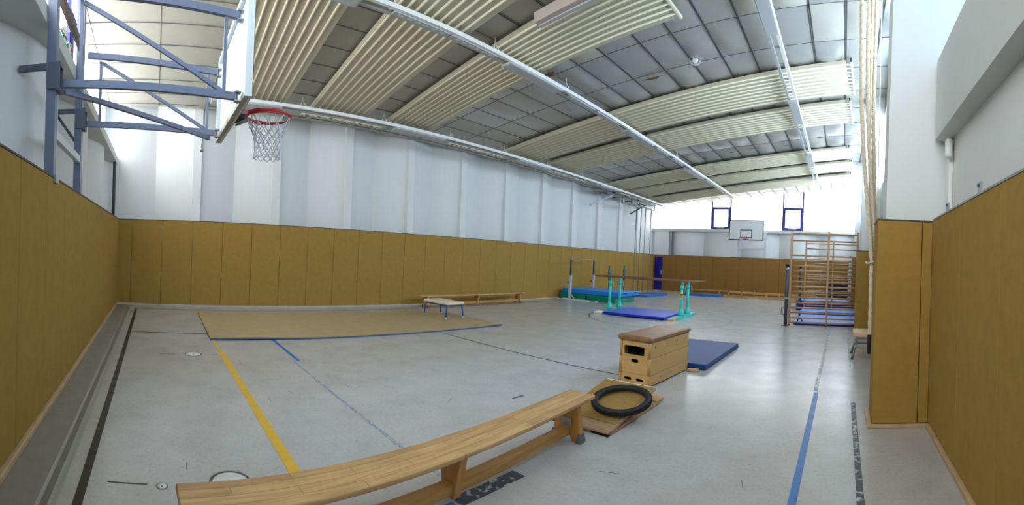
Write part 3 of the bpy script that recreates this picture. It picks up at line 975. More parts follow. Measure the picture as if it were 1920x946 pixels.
volleyball((-4.42, -1.066, 3.582), (0.4, 0.9, 1.2), 'red, green and white volleyball lodged on the ledge behind the near goal post')
volleyball((-4.70, -1.07, 3.582), (1.1, 0.2, 2.6), 'second volleyball on the ledge, half hidden and further from the camera')

# ------------------------------------------------------------------ gymnastic benches
def bench(label, L=2.96, Wd=0.26, Hs=0.34, loc=(0, 0, 0), rz=0.0):
    t = thing('gymnastic_bench', label, 'bench', loc, rz, 'long wooden gymnastic benches')
    MB().box(-Wd / 2, Wd / 2, -L / 2, L / 2, Hs - 0.036, Hs).build('seat', M_wood, t, bevel=0.012, seg=3)
    ends = (-L / 2 + 0.2, L / 2 - 0.2)
    for i, y in enumerate((ends[0], 0.03, ends[1])):
        lg = MB()
        if i != 1:
            s = -1 if i == 0 else 1
            poly = [(-0.135, 0.0), (-0.06, 0.0), (-0.03, 0.05), (0.03, 0.05), (0.06, 0.0), (0.135, 0.0), (0.092, Hs - 0.04), (-0.092, Hs - 0.04)]
        else:
            poly = [(-0.05, 0.035), (0.05, 0.035), (0.095, Hs - 0.04), (-0.095, Hs - 0.04)]
        lg.prism(poly, y - 0.03, y + 0.03, lambda u, v, q: (u, q, v))
        l = lg.build('leg', M_woodo, t, bevel=0.006)
        if i != 1:
            r = MB()
            for sx in (-1, 1):
                r.prism([(sx * 0.145, 0.0), (sx * 0.085, 0.0), (sx * 0.11, 0.075), (sx * 0.132, 0.075)], y - 0.037, y + 0.037, lambda u, v, q: (u, q, v))
            r.build('rubber_foot', M_foot, l, bevel=0.006)
            p = MB().box(-0.045, 0.045, y - 0.038, y - 0.031, 0.10, 0.19).box(-0.045, 0.045, y + 0.031, y + 0.038, 0.10, 0.19)
            p.build('bracket_plate', M_zinc, l, bevel=0.004)
    MB().box(-0.038, 0.038, ends[0] + 0.03, ends[1] - 0.03, 0.055, 0.125).build('floor_beam', M_woodx, t, bevel=0.008)
    hk = MB()
    for sx in (-0.08, 0.08):
        hk.bar((sx, L / 2 - 0.12, Hs - 0.045), (sx, L / 2 - 0.01, Hs - 0.045), 0.03, 0.014)
    hk.build('hook', M_zinc, t)
    return t


b0 = bench('worn wooden gymnastic bench in the foreground running up to the springboard', loc=(-1.94, 1.613, 0), rz=math.atan2(0.18, 2.954))
b1 = bench('wooden gymnastic bench standing along the left padded wall', L=4.0, loc=(-9.47, 8.6, 0), rz=0.0)
for i, (x, y, s, lab) in enumerate(((-3.55, 20.25, 1, 'upturned bench at the far wall, nearest of the three to the camera'),
                                    (-3.0, 20.68, 1, 'upturned bench at the far wall, closest to the wall bars'),
                                    (-6.1, 21.1, 1, 'upturned bench behind the far blue mat, close to the padded wall'))):
    o = dup(b1, (x, y, 0.34), 0, lab)
    o.rotation_euler = (math.pi, 0, math.pi / 2)

# ------------------------------------------------------------------ springboard and tyre
t = thing('springboard', 'wooden springboard with tan carpet top between bench and vaulting box', 'springboard', (-2.07, 3.12, 0), 0.0)
Wb = 0.29
a_ = 0.19 / 0.92


def top_z(y): return 0.035 + 0.165 * (y / 0.92) ** 1.15


n = 10
ysb = [0.92 * k / n for k in range(n + 1)]
s = MB()
s.prism([(y, top_z(y)) for y in ysb] + [(y, top_z(y) - 0.022) for y in reversed(ysb)], -Wb, Wb, lambda u, v, q: (q, u, v))
s.build('jump_board', mat('springboard_wood', (186, 152, 120), 0.5, stretch=(2, 8, 8), scale=2, rgb2=(158, 122, 92)), t)
yc_ = [0.15 + 0.765 * k / n for k in range(n + 1)]
s = MB()
s.prism([(y, top_z(y) + 0.005) for y in yc_] + [(y, top_z(y) - 0.002) for y in reversed(yc_)], -Wb + 0.01, Wb - 0.02, lambda u, v, q: (q, u, v))
s.build('carpet', M_carpet, t)
s = MB()
for k in range(4):
    s.box(-Wb + 0.015 + 0.145 * k, -Wb + 0.14 + 0.145 * k, 0.905, 0.922, top_z(0.915), top_z(0.915) + 0.006)
s.build('white_edge', M_white, t)
MB().box(-Wb, Wb, 0.02, 1.05, 0.006, 0.026).build('base_board', mat('springboard_base', (184, 152, 114), 0.5, var=0.1), t)
MB().box(0.02, 0.28, 0.98, 1.17, 0.012, 0.045).box(-0.28, -0.02, 0.98, 1.17, 0.012, 0.045).build('base_tongue', mat('tongue_wood', (206, 164, 108), 0.5), t, bevel=0.012)
MB().box(Wb - 0.17, Wb, 0.0, 0.03, 0.0, 0.022).box(-Wb, -Wb + 0.17, 0.0, 0.03, 0.0, 0.022).build('rubber_strip', M_rubber, t)
MB().box(-0.2, 0.2, 0.62, 0.7, 0.026, top_z(0.62) - 0.024).build('spring_block', M_woodo, t)

tl = math.atan(0.188)
b = MB()
Rt, rt_ = 0.25, 0.031
b.tube([(Rt * math.cos(2 * math.pi * j / 72), Rt * math.sin(2 * math.pi * j / 72), 0) for j in range(72)], rt_, 12, True)
for k in range(96):
    a = 2 * math.pi * k / 96
    M = RZ(a)
    for z in (-0.016, 0.0, 0.016):
        b.cbox((Rt + math.sqrt(rt_ ** 2 - z * z) + 0.001, 0.004 * (1 if z else -1), z), (0.006, 0.009, 0.012), M)
tyre = b.build('bicycle_tyre', M_rubber)
tyre.location = (-1.925, 3.60, 0.166)
tyre.rotation_euler = (tl, 0.0, 0)
tag(tyre, 'black knobbly bicycle tyre lying on the springboard', 'tyre')

# ------------------------------------------------------------------ vaulting box
t = thing('vaulting_box', 'wooden vaulting box of three sections with brown leather top', 'vaulting box', (-2.315, 4.592, 0), -math.radians(3.2))
Lb, wb = 1.12, 0.208


def stadium(cx, cz, w, h, n=6):
    pts_ = []
    for s, a0 in ((1, -90), (-1, 90)):
        for k in range(n + 1):
            a = math.radians(a0 + 180 * k / n)
            pts_.append((cx + s * (w / 2 - h / 2) + h / 2 * math.cos(a), cz + h / 2 * math.sin(a)))
    return pts_


for i, (z0, z1) in enumerate(((0.018, 0.142), (0.145, 0.342), (0.345, 0.538))):
    sec = MB()
    sec.box(-wb, -wb + 0.02, 0.02, Lb - 0.02, z0, z1).box(wb - 0.02, wb, 0.02, Lb - 0.02, z0, z1)
    sec.box(-wb + 0.02, wb - 0.02, Lb - 0.03, Lb - 0.01, z0, z1)
    o = sec.build('box_section', M_ply, t, bevel=0.004)
    end = MB()
    zc = (z0 + z1) / 2
    # end board built around its grip holes
    holes = {0: [(-0.085, 0.10, 0.036), (0.075, 0.10, 0.036)], 1: [(-0.0, 0.10, 0.042)], 2: [(-0.01, 0.275, 0.108)]}[i]
    zz = {0: zc - 0.005, 1: z1 - 0.045, 2: z0 + 0.075}[i]
    xs = -wb + 0.02
    for cx, hw, hh in holes:
        end.box(xs, cx - hw / 2, 0.01, 0.03, z0, z1)
        end.box(cx - hw / 2, cx + hw / 2, 0.01, 0.03, z0, zz - hh / 2)
        end.box(cx - hw / 2, cx + hw / 2, 0.01, 0.03, zz + hh / 2, z1)
        xs = cx + hw / 2
    end.box(xs, wb - 0.02, 0.01, 0.03, z0, z1)
    end.build('end_board', M_ply, o)
    # rounded corners of the grip holes
    rc = MB()
    for cx, hw, hh in holes:
        q = hh / 2 if i < 2 else 0.02
        for sx in (-1, 1):
            for sz in (-1, 1):
                ox, oz = cx + sx * hw / 2, zz + sz * hh / 2
                arc = [(ox, oz)] + [(ox - sx * q + sx * q * math.cos(a), oz - sz * q + sz * q * math.sin(a)) for a in [math.pi / 2 * j / 5 for j in range(6)]]
                rc.prism(arc, 0.0102, 0.03, lambda u, v, w_: (u, w_, v))
    rc.build('grip_hole_edge', M_ply, o)
    po = MB()
    for sx in (-1, 1):
        for y in (0.018, Lb - 0.018):
            po.tube([(sx * (wb - 0.018), y, z0), (sx * (wb - 0.018), y, z1)], 0.021, 12)
    po.build('corner_post', M_plyend, o)
MB().box(-wb + 0.01, wb - 0.01, 0.06, Lb - 0.03, 0.03, 0.033).build('hollow_shade_floor', M_dark, t)  # black sheet standing in for the shade at the bottom of the hollow box
MB().box(-wb + 0.021, wb - 0.021, 0.16, 0.165, 0.033, 0.536).build('hollow_shade_panel', M_dark, t)  # black sheet behind the grip holes, painted shade of the hollow inside
hl = MB()
for y in (0.13, 0.43, 0.72, 1.01):
    hl.lathe([(0.0, 0.0), (0.014, 0.0)], 12)
    k0 = len(hl.v) - 24
    for q in range(k0, len(hl.v)):
        x_, y_, z_ = hl.v[q]
        hl.v[q] = (wb + 0.0012, y + x_, 0.468 + y_)
hl.build('lock_hole', M_dark, t, fix=False)
fit_ = MB()
for y in (0.3, 0.58, 0.86):
    fit_.box(wb + 0.0, wb + 0.003, y - 0.03, y + 0.03, 0.085, 0.095).box(wb, wb + 0.003, y - 0.012, y + 0.012, 0.073, 0.085)
fit_.build('wheel_fitting', M_zinc, t)
MB().box(0.095, 0.185, 0.004, 0.0095, 0.505, 0.522).build('maker_sticker', M_greylite, t)
pd = MB().box(-wb - 0.022, wb + 0.022, -0.03, Lb + 0.03, 0.538, 0.602)
pd.build('leather_top', M_leather, t, bevel=0.028, seg=4)

# ------------------------------------------------------------------ mats
def slab(name, label, cat, m, loc, rz, sx, sy, sz, group=None, bev=0.015):
    t_ = MB().box(-sx / 2, sx / 2, -sy / 2, sy / 2, 0.0, sz).build(name, m, None, bevel=bev, seg=3)
    t_.location = loc; t_.rotation_euler = (0, 0, rz)
    tag(t_, label, cat, group)
    return t_


t = slab('gym_mat', 'navy blue gym mat on the floor behind the vaulting box', 'mat', M_navy, (-2.28, 6.72, 0), 0.0, 0.94, 1.92, 0.085, 'flat blue gym mats', 0.01)
MB().box(0.471, 0.4735, -0.95, 0.95, 0.006, 0.03).box(-0.46, 0.46, -0.9635, -0.961, 0.006, 0.03).build('anti_slip_edge', mat('mat_edge', (24, 48, 104), 0.5), t)
o = MB().box(-0.045, 0.045, -0.085, 0.085, 0.006, 0.045).build('wooden_plank', M_wood, None, bevel=0.02, seg=3)
o.location = (-1.945, 5.645, -0.006); o.rotation_euler = (0, 0, -1.3)
tag(o, 'short rounded wooden plank end poking out between vaulting box and navy mat', 'plank')

# long roll-out carpet mat
t = thing('roll_out_mat', 'long beige carpet-topped roll-out mat with blue underside by the left wall', 'mat', (0, 0, 0))


def rm(zo):
    def fn(u, v):
        x = -9.0 + 2.54 * v + 0.07 * u * v + (0.12 * u * (1 - v))
        y = 0.86 + 5.72 * u + 0.06 * (1 - v)
        lift = 0.018 * math.exp(-((u - 0.12) / 0.10) ** 2) * max(0, v - 0.7) / 0.3 + 0.012 * math.exp(-((u - 0.97) / 0.05) ** 2) * v
        return (x, y, zo + lift)
    return fn


def sheet(z0, z1, name, m, inset=0.0):
    b = MB()
    nu, nv = 60, 12
    f0, f1 = rm(z0), rm(z1)
    top = [f1(i / nu, j / nv) for i in range(nu + 1) for j in range(nv + 1)]
    bot = [f0(i / nu, j / nv) for i in range(nu + 1) for j in range(nv + 1)]
    I = lambda i, j: i * (nv + 1) + j
    N = len(top)
    fs = []
    for i in range(nu):
        for j in range(nv):
            fs.append((I(i, j), I(i + 1, j), I(i + 1, j + 1), I(i, j + 1)))
            fs.append((N + I(i, j + 1), N + I(i + 1, j + 1), N + I(i + 1, j), N + I(i, j)))
    for i in range(nu):
        for j in (0, nv):
            fs.append((I(i, j), I(i + 1, j), N + I(i + 1, j), N + I(i, j)))
    for j in range(nv):
        for i in (0, nu):
            fs.append((I(i, j), I(i, j + 1), N + I(i, j + 1), N + I(i, j)))
    b.add(top + bot, fs)
    return b.build(name, m, t)


sheet(0.0015, 0.026, 'foam_underside', M_foamblue)
sheet(0.0262, 0.032, 'carpet_top', M_rollmat)

# ------------------------------------------------------------------ padded stool on blue legs
t = thing('padded_stool', 'low stool with cream padded top and blue tube legs on the beige mat', 'stool', (-7.70, 6.02, 0.042), math.radians(3))
MB().box(-0.42, 0.42, -0.25, 0.25, 0.318, 0.385).build('padded_top', M_cream, t, bevel=0.028, seg=4)
fr = MB()
for y in (-0.2, 0.2):
    fr.tube([(-0.36, y, 0.302), (0.36, y, 0.302)], 0.015, 8)
for x in (-0.36, 0.36):
    fr.tube([(x, -0.2, 0.302), (x, 0.2, 0.302)], 0.015, 8)
fr.build('seat_frame', M_bluetube, t)
for x in (-0.36, 0.36):
    for y in (-0.2, 0.2):
        sy = 1 if y > 0 else -1
        l = MB().tube([(x, y, 0.302), (x, y + sy * 0.02, 0.285), (x * 1.02, y + sy * 0.03, 0.25), (x * 1.04, y + sy * 0.045, 0.05)], 0.017, 8).build('leg', M_bluetube, t)
        MB().tube([(x * 1.04, y + sy * 0.045, 0.055), (x * 1.045, y + sy * 0.048, 0.0)], 0.021, 10).build('rubber_foot', M_teal, l)

# ------------------------------------------------------------------ stack of thick mats with the blue one on top
def thick_mat(loc, sx, sy, sz, m, label, group, name='soft_mat'):
    t_ = thing(name, label, 'mat', loc, 0, group)
    MB().box(0, sx, 0, sy, 0, sz).build('cover', m, t_, bevel=0.02, seg=3)
    return t_


gg = 'thick green mats in the stack'
for x0, sx in ((-9.93, 1.15), (-8.74, 1.20)):
    for lvl in (0, 1):
        side = 'left half nearest the wall' if x0 < -9 else 'right half away from the wall'
        tt_ = thick_mat((x0, 13.25, 0.125 * lvl), sx, 1.5, 0.124, M_green, 'thick green mat, %s layer of the stack, %s' % ('upper' if lvl else 'lower', side), gg)
        MB().box(sx + 0.0, sx + 0.003, 0.05, 1.45, 0.112, 0.118).build('piping', mat('pale_piping', (180, 226, 214), 0.5), tt_)
tt_ = thick_mat((-9.80, 13.20, 0.25), 2.42, 1.55, 0.155, M_sky, 'thick sky blue soft mat lying on top of the green mat stack', None)
MB().box(0.05, 2.37, -0.004, -0.0005, 0.074, 0.082).box(2.4205, 2.424, 0.05, 1.5, 0.074, 0.082).build('seam', mat('seam_blue', (20, 100, 190), 0.5), tt_)
for y in (0.35, 1.15):
    MB().box(2.42, 2.432, y, y + 0.28, 0.095, 0.12).build('handle', M_dark, tt_)

t = slab('gym_mat', 'flat steel blue mat on the floor beyond the green stack near the climbing poles', 'mat', M_steelblue, (-8.52, 17.95, 0), 0.0, 1.05, 2.2, 0.09, 'flat blue gym mats', 0.01)
t = slab('gym_mat', 'blue mat lying below the upturned benches at the far wall', 'mat', M_steelblue, (-6.65, 20.2, 0), 0.0, 1.9, 0.8, 0.11, 'flat blue gym mats', 0.01)
t = slab('gym_mat', 'bright royal blue mat lying under the parallel bars', 'mat', M_royal, (-5.34, 11.10, 0.026), math.radians(3), 1.78, 1.66, 0.065, 'flat blue gym mats', 0.012)
MB().box(-0.88, 0.88, -0.834, -0.831, 0.006, 0.055).build('front_edge', M_deep, t)

# ------------------------------------------------------------------ high bar
t = thing('high_bar', 'low high bar frame with white uprights standing at the mat stack', 'high bar', (-9.3, 13.0, 0))
for i, (x, y) in enumerate(((0.0, 0.0), (-0.2, 1.86))):
    bm_ = MB().box(x - 0.55, x + 1.2, y - 0.045, y + 0.045, 0.0, 0.05) if i == 0 else MB().box(x - 0.4, x + 0.6, y - 0.045, y + 0.045, 0.0, 0.05)
    bm_.build('floor_beam', M_chalk, t, bevel=0.006)
    if i == 0:
        MB().box(0.86, 1.14, -0.048, 0.048, 0.03, 0.054).box(-0.5, -0.3, -0.048, 0.048, 0.03, 0.054).build('beam_wear', M_scuff, t)
    u = MB().box(x - 0.045, x + 0.045, y - 0.045, y + 0.045, 0.05, 0.92).build('upright', M_greylite, t, bevel=0.008)
    MB().tube([(x, y, 0.92), (x, y, 1.50)], 0.036, 10).build('upright_sleeve', M_greydark, u)
    MB().tube([(x - 0.05, y, 0.66), (x - 0.11, y, 0.66)], 0.03, 10).build('clamp_knob', M_black, u)
    MB().bar((x + 0.2, y, 0.06), (x + 0.03, y, 0.24), 0.04, 0.03).build('brace', M_greylite, t)
    MB().box(x - 0.04, x + 0.04, y - 0.04, y + 0.04, 1.5, 1.56).build('bar_head', M_zinc, t)
MB().tube([(0, 0, 1.53), (-0.2, 1.86, 1.53)], 0.016, 10).build('bar', M_zinc, t)

# ------------------------------------------------------------------ parallel bars
t = thing('parallel_bars', 'turquoise parallel bars with brown rails over the royal blue mat', 'parallel bars', (-5.4, 11.4, 0))
PB = {(-1, -1): (-1.20, -0.12), (-1, 1): (-1.13, 0.36), (1, -1): (1.14, -0.28), (1, 1): (1.12, 0.27)}
for sy, (ya, yb) in ((-1, (-0.16, -0.33)), (1, (0.34, 0.23))):
    MB().tube([(-1.72, ya, 1.035), (-1.0, ya, 1.035), (1.0, yb, 1.035), (1.64, yb, 1.035)], 0.033, 10, rs=[0.022, 0.033, 0.033, 0.022]).build('rail', M_rail, t)
for (sx, sy), (x, y) in PB.items():
    p = MB().tube([(x, y, 0.06), (x, y, 0.84)], 0.04, 12).build('post', M_turq, t)
    MB().tube([(x, y, 0.06), (x, y, 0.13), (x, y, 0.27)], 0.06, 12, rs=[0.095, 0.085, 0.042]).build('post_foot', M_turq, p)
    MB().tube([(x, y, 0.80), (x, y, 0.90)], 0.055, 12).tube([(x, y, 0.90), (x + 0.02, y, 0.97), (x - 0.005, y, 1.02)], 0.027, 10).tube([(x + 0.05, y, 0.86), (x + 0.11, y, 0.87), (x + 0.12, y, 0.72)], 0.012, 6).build('bar_clamp', M_turq, p)
    if (sx, sy) == (1, -1):
        s_ = MB().tube([(x, y, 0.56), (x, y, 0.73)], 0.0412, 12, cap=False).build('warning_sticker', M_yellow, p)
        q = MB()
        for k in range(4):
            q.tube([(x, y, 0.575 + 0.04 * k), (x, y, 0.592 + 0.04 * k)], 0.0418, 12, cap=False)
        q.build('sticker_lettering', M_black, p)
for x in (-1.16, 1.14):
    b = MB().box(x - 0.07, x + 0.07, -0.72, 0.72, 0.0, 0.025) if x < 0 else MB().box(x - 0.07, x + 0.07, -0.80, 0.72, 0.0, 0.075)
    b.build('base_beam', M_turq, t, bevel=0.008)
MB().box(1.07, 1.23, -1.06, -0.80, 0.0, 0.07).build('wooden_end_block', M_ply, t, bevel=0.01)
MB().box(-1.12, -0.87, -1.1, -0.83, 0.0, 0.06).build('white_end_block', M_white, t, bevel=0.01)

# two free-standing posts behind the parallel bars
for x, y, lab, h in ((-9.2, 15.6, 'left one behind the sky blue mat', 1.33), (-9.45, 17.35, 'right one next to the climbing poles', 1.36)):
    t = thing('jump_stand', 'dark teal upright stand with clamp, ' + lab, 'stand', (x, y, 0), 0, 'teal stands behind the parallel bars')
    MB().box(-0.2, 0.2, -0.025, 0.025, 0.0, 0.03).box(-0.025, 0.025, -0.2, 0.2, 0.0, 0.03).build('foot', M_greydark, t)
    MB().tube([(0, 0, 0.03), (0, 0, 0.7)], 0.022, 8).build('pole', M_greydark, t)
    MB().tube([(0, 0, 0.7), (0.0, 0, 1.15), (0.0, 0.0, h)], 0.05, 8, rs=[0.05, 0.055, 0.02]).build('sleeve', M_teald, t)
    MB().tube([(0, 0.05, 1.0), (0, 0.1, 1.0)], 0.02, 8).build('clamp', M_black, t)

# ------------------------------------------------------------------ climbing poles on the left wall near the far corner
t = thing('climbing_pole_rig', 'steel wall rig carrying the climbing poles high on the left wall', 'climbing rig', (-9.3, 17.6, 4.2), 0)
MB().bar((-0.6, -2.4, 0.28), (0.10, 2.2, 0.28), 0.09, 0.09).bar((-0.05, -2.3, 0.22), (-0.05, 2.15, 0.22), 0.07, 0.09).build('top_rail', M_poleg, t)
MB().bar((-0.65, -2.55, -0.35), (-0.05, -1.55, 0.26), 0.07, 0.07).build('strut', M_poleg, t)
MB().bar((-0.6, 0.9, -0.3), (-0.02, 1.35, 0.2), 0.07, 0.07).build('strut', M_greydark, t)
fb = MB()
for y0, y1, z in ((-1.35, 0.3, -0.08), (-0.5, 1.9, -0.02)):
    fb.bar((0.19, y0, z), (0.19, y1, z), 0.04, 0.05).bar((0.19, y0, z), (0.19, y0, z + 0.25), 0.04, 0.04, (0, 1, 0)).bar((0.19, y1, z), (0.19, y1, z + 0.25), 0.04, 0.04, (0, 1, 0))
fb.build('swing_frame', M_greydark, t)
for y in (-1.7, -0.6, 0.6, 1.8):
    MB().box(-0.09, 0.03, y - 0.05, y + 0.05, 0.25, 0.34).bar((-0.05, y, 0.28), (-0.75, y, 0.28), 0.05, 0.06).build('wall_bracket', M_greydark, t)
for i, (x, y) in enumerate(((-9.16, 17.72), (-9.16, 18.2), (-9.16, 18.66), (-9.16, 19.28))):
    t = thing('climbing_pole', 'thin grey climbing pole against the left wall, number %s from the camera' % ('one', 'two', 'three', 'four')[i], 'climbing pole', (x, y, 0.0), 0, 'climbing poles')
    t['label'] = 'thin grey vertical climbing pole, ' + ('nearest the camera', 'second from the camera', 'third from the camera', 'closest to the blue door')[i]
    MB().tube([(0, 0, 0.0), (0, 0, 4.14)], 0.02, 10).build('pole', M_poleg, t)
    MB().tube([(0, 0, 4.14), (0, 0, 4.24)], 0.024, 8).build('pole_head', M_greydark, t)
    MB().lathe([(0.05, 0.0), (0.05, 0.01), (0.024, 0.03)], 12).build('floor_socket', M_greydark, t)

# ------------------------------------------------------------------ wall bars swung out from the right wall
RZ_ = [0.08, 0.205, 0.343, 0.47, 0.608, 0.748, 0.893, 1.027, 1.167, 1.307, 1.448, 1.582, 1.728, 1.857, 2.256, 2.444]


def wall_bars(xs, y, label):
    t = thing('wall_bars', label, 'wall bars', (xs[0], y, 0), 0, 'wooden wall bars swung out from the right wall')
    w = 0.033
    for x in xs:
        MB().box(x - xs[0] - 0.027, x - xs[0] + 0.027, -0.045, 0.045, 0.03, 2.52).build('upright', M_barwood, t, bevel=0.008)
        MB().tube([(x - xs[0], 0, 0.0), (x - xs[0], 0, 0.03)], 0.025, 8).build('floor_bolt', M_greydark, t)
    for a, b in zip(xs[:-1], xs[1:]):
        for i, z in enumerate(RZ_):
            yy = 0.0 if i < 15 else -0.03
            MB().tube([(a - xs[0] + w, yy, z), (b - xs[0] - w, yy, z)], 0.021, 8).build('rung', M_barwood, t)
    return t


wall_bars((-1.35, -0.39, 0.36), 11.3, 'tall wooden wall bars standing out from the second pillar in front of the blue mats')
wall_bars((-1.32, -0.36, 0.50), 15.4, 'rear wooden wall bars seen through the front ones behind the blue mats')
for x, y, h, lab in ((-1.42, 11.12, 1.62, 'dark grey net post beside the front wall bars'), (-1.52, 15.62, 1.60, 'dark grey net post behind, beside the rear wall bars')):
    t = thing('net_post', lab, 'post', (x, y, 0), 0, 'dark grey net posts')
    MB().tube([(0, 0, 0.0), (0, 0, h - 0.06)], 0.045, 12).build('tube', M_greydark, t)
    MB().tube([(0, 0, h - 0.06), (0, 0, h)], 0.05, 12).build('cap', M_black, t)
    MB().tube([(0, 0, h - 0.16), (0, 0, h - 0.10)], 0.051, 12).tube([(0.03, 0, h - 0.13), (0.10, 0, h - 0.13)], 0.014, 8).build('collar', M_zinc, t)
    MB().tube([(-0.04, 0, 0.48), (-0.11, 0, 0.47), (-0.12, 0, 0.30), (-0.04, 0, 0.28)], 0.01, 6).build('crank_handle', M_greydark, t)
    MB().tube([(0, 0, 0.70), (0, 0, 0.74)], 0.05, 12).build('ring', M_zinc, t)
    MB().box(-0.1, 0.07, -0.04, 0.04, 0.0, 0.02).build('foot_plate', M_greydark, t)

# blue mats behind the wall bars
gm = 'big blue mats behind the wall bars'


def big_mat(x0, x1, y0, y1, h, label):
    t_ = thing('landing_mat', label, 'mat', (x0, y0, 0), 0, gm)
    MB().box(0, x1 - x0, 0, y1 - y0, 0, h - 0.012).build('cover', M_deep, t_, bevel=0.02, seg=3)
    MB().box(0.02, x1 - x0 - 0.02, 0.02, y1 - y0 - 0.02, h - 0.013, h).build('top_sheet', M_lightblue, t_, bevel=0.006)
    return t_


t = big_mat(-1.25, 0.80, 11.45, 13.45, 0.09, 'low blue mat with light top right behind the front wall bars')
MB().tube([(0.10, 0.05, 0.09), (0.12, 0.02, 0.16), (0.2, 0.02, 0.16), (0.22, 0.05, 0.09)], 0.018, 6).build('carry_strap', M_black, t)
big_mat(-1.32, 0.80, 13.5, 15.2, 0.17, 'middle blue mat behind the low one, between the two sets of wall bars')
big_mat(-1.66, 0.28, 15.85, 17.9, 0.36, 'thick blue mat behind the rear wall bars, furthest of the three')
# perforated white upright and dark equipment trolley behind
t = thing('perforated_upright', 'pale perforated upright standing behind the rear wall bars by the pillar', 'upright', (0.26, 16.1, 0.36))
MB().box(-0.05, 0.05, -0.04, 0.04, 0, 1.65).build('tube', M_chalk, t)
q = MB()
for k in range(12):
    q.box(-0.018, 0.018, -0.0425, -0.04, 0.1 + 0.125 * k, 0.14 + 0.125 * k)
q.build('perforation', M_dark, t)
MB().box(-0.06, 0.06, -0.05, 0.05, 1.65, 1.70).build('cap', M_black, t)
t = thing('equipment_trolley', 'dark equipment trolley standing against the far wall behind the wall bars', 'trolley', (-0.25, 19.2, 0))
MB().box(-0.5, 0.5, -0.3, 0.3, 0.14, 0.20).build('base', M_greydark, t)
MB().box(-0.45, 0.45, -0.25, 0.25, 0.20, 0.85).build('box', M_black, t, bevel=0.02)
MB().box(-0.5, 0.5, -0.3, 0.3, 0.85, 0.98).build('lid', M_rubber, t, bevel=0.02)
for x in (-0.4, 0.4):
    for y in (-0.22, 0.22):
        MB().tube([(x - 0.02, y, 0.07), (x + 0.02, y, 0.07)], 0.07, 12).build('wheel', M_rubber, t)

# ------------------------------------------------------------------ grey-legged stool behind the near pillar
t = thing('padded_stool', 'tan padded stool with grey tube legs standing behind the near pillar', 'stool', (0.52, 7.52, 0), 0)
MB().box(-0.31, 0.27, -0.27, 0.27, 0.36, 0.45).build('padded_top', M_tan, t, bevel=0.03, seg=4)
MB().box(-0.27, 0.23, -0.23, 0.23, 0.325, 0.36).build('seat_frame', M_poleg, t)
for sx in (-1, 1):
    for sy in (-1, 1):
        l = MB().tube([(sx * 0.22 - 0.02, sy * 0.2, 0.33), (sx * 0.30 - 0.02, sy * 0.28, 0.02)], 0.018, 8).build('leg', M_poleg, t)
        MB().tube([(sx * 0.298 - 0.02, sy * 0.278, 0.03), (sx * 0.305 - 0.02, sy * 0.285, 0.0)], 0.023, 8).build('rubber_foot', M_foot, l)
MB().tube([(-0.27, -0.24, 0.19), (0.23, -0.24, 0.19)], 0.013, 8).tube([(-0.27, 0.24, 0.19), (0.23, 0.24, 0.19)], 0.013, 8).tube([(-0.27, -0.24, 0.24), (-0.27, 0.24, 0.24)], 0.013, 8).build('stretcher', M_poleg, t)

# ------------------------------------------------------------------ climbing ropes gathered beside the near pillar
def rope(pts_, label, idx):
    t_ = thing('climbing_rope', label, 'rope', (pts_[0][0], pts_[0][1], pts_[0][2]), 0, 'climbing ropes gathered at the near pillar')
    o_ = Vector(pts_[0])
    P_ = []
    # smooth curve through the points
    for i in range(len(pts_) - 1):
        p0 = Vector(pts_[max(i - 1, 0)]); p1 = Vector(pts_[i]); p2 = Vector(pts_[i + 1]); p3 = Vector(pts_[min(i + 2, len(pts_) - 1)])
        n_ = max(2, int((p2 - p1).length / 0.02))
        for k_ in range(n_):
            u = k_ / n_
            P_.append(0.5 * ((2 * p1) + (p2 - p0) * u + (2 * p0 - 5 * p1 + 4 * p2 - p3) * u * u + (3 * p1 - p0 - 3 * p2 + p3) * u ** 3) - o_)
    P_.append(Vector(pts_[-1]) - o_)
    strands = MB()
    d = 0.0125
    for s_ in range(3):
        q = []
        for k_, p_ in enumerate(P_):
            a = 2 * math.pi * (s_ / 3 + k_ * 0.02 / 0.075)
            q.append(p_ + Vector((d * math.cos(a), d * math.sin(a), 0)))
        strands.tube(q, 0.0140, 6)
    strands.build('rope_strands', M_rope, t_)
    e = P_[-1]
    MB().tube([e + Vector((0, 0, 0.20)), e + Vector((0, 0, 0.19)), e, e - Vector((0, 0, 0.01))], 0.028, 10, rs=[0.024, 0.028, 0.028, 0.02]).build('leather_sleeve', M_sleeve, t_)
    MB().tube([Vector((0, 0, -0.05)), Vector((0, 0, 0.0))], 0.035, 10).build('top_fitting', M_zinc, t_)
    return t_


RB = [(0.298, 4.64), (0.350, 4.71), (0.312, 4.78), (0.362, 4.85)]
RTp = [(0.075, 4.76), (0.155, 4.83), (0.205, 4.90), (0.255, 4.97)]
for i, nm in enumerate(('left-most of the four', 'second from the left', 'third from the left', 'right-most of the four')):
    (xb, yb), (xt, yt) = RB[i], RTp[i]
    zt = ceil_z(xt) - 0.06
    pts_ = [(xt, yt, zt), (xt + 0.028, yt - 0.01, 4.6), (xt + (xb - xt) * 0.28, yt + (yb - yt) * 0.4, 3.4), (xt + (xb - xt) * 0.62, yt + (yb - yt) * 0.7, 2.45), (xb - 0.008, yb, 1.72), (xb + 0.004, yb, 1.45), (xb + 0.01, yb, 0.60 + 0.02 * i)]
    rope(pts_, 'twisted pale climbing rope by the near pillar, ' + nm, i)
tag(MB().box(0.0, 0.36, 4.70, 5.05, ceil_z(0.2) - 0.085, ceil_z(0.2) + 0.02).build('ceiling_rope_rail', M_trackg), 'grey ceiling rail carrying the climbing ropes', 'rail')
t = thing('pull_cord', 'thin cream pull cord hanging beside the climbing ropes', 'cord', (0.34, 4.95, 5.4))
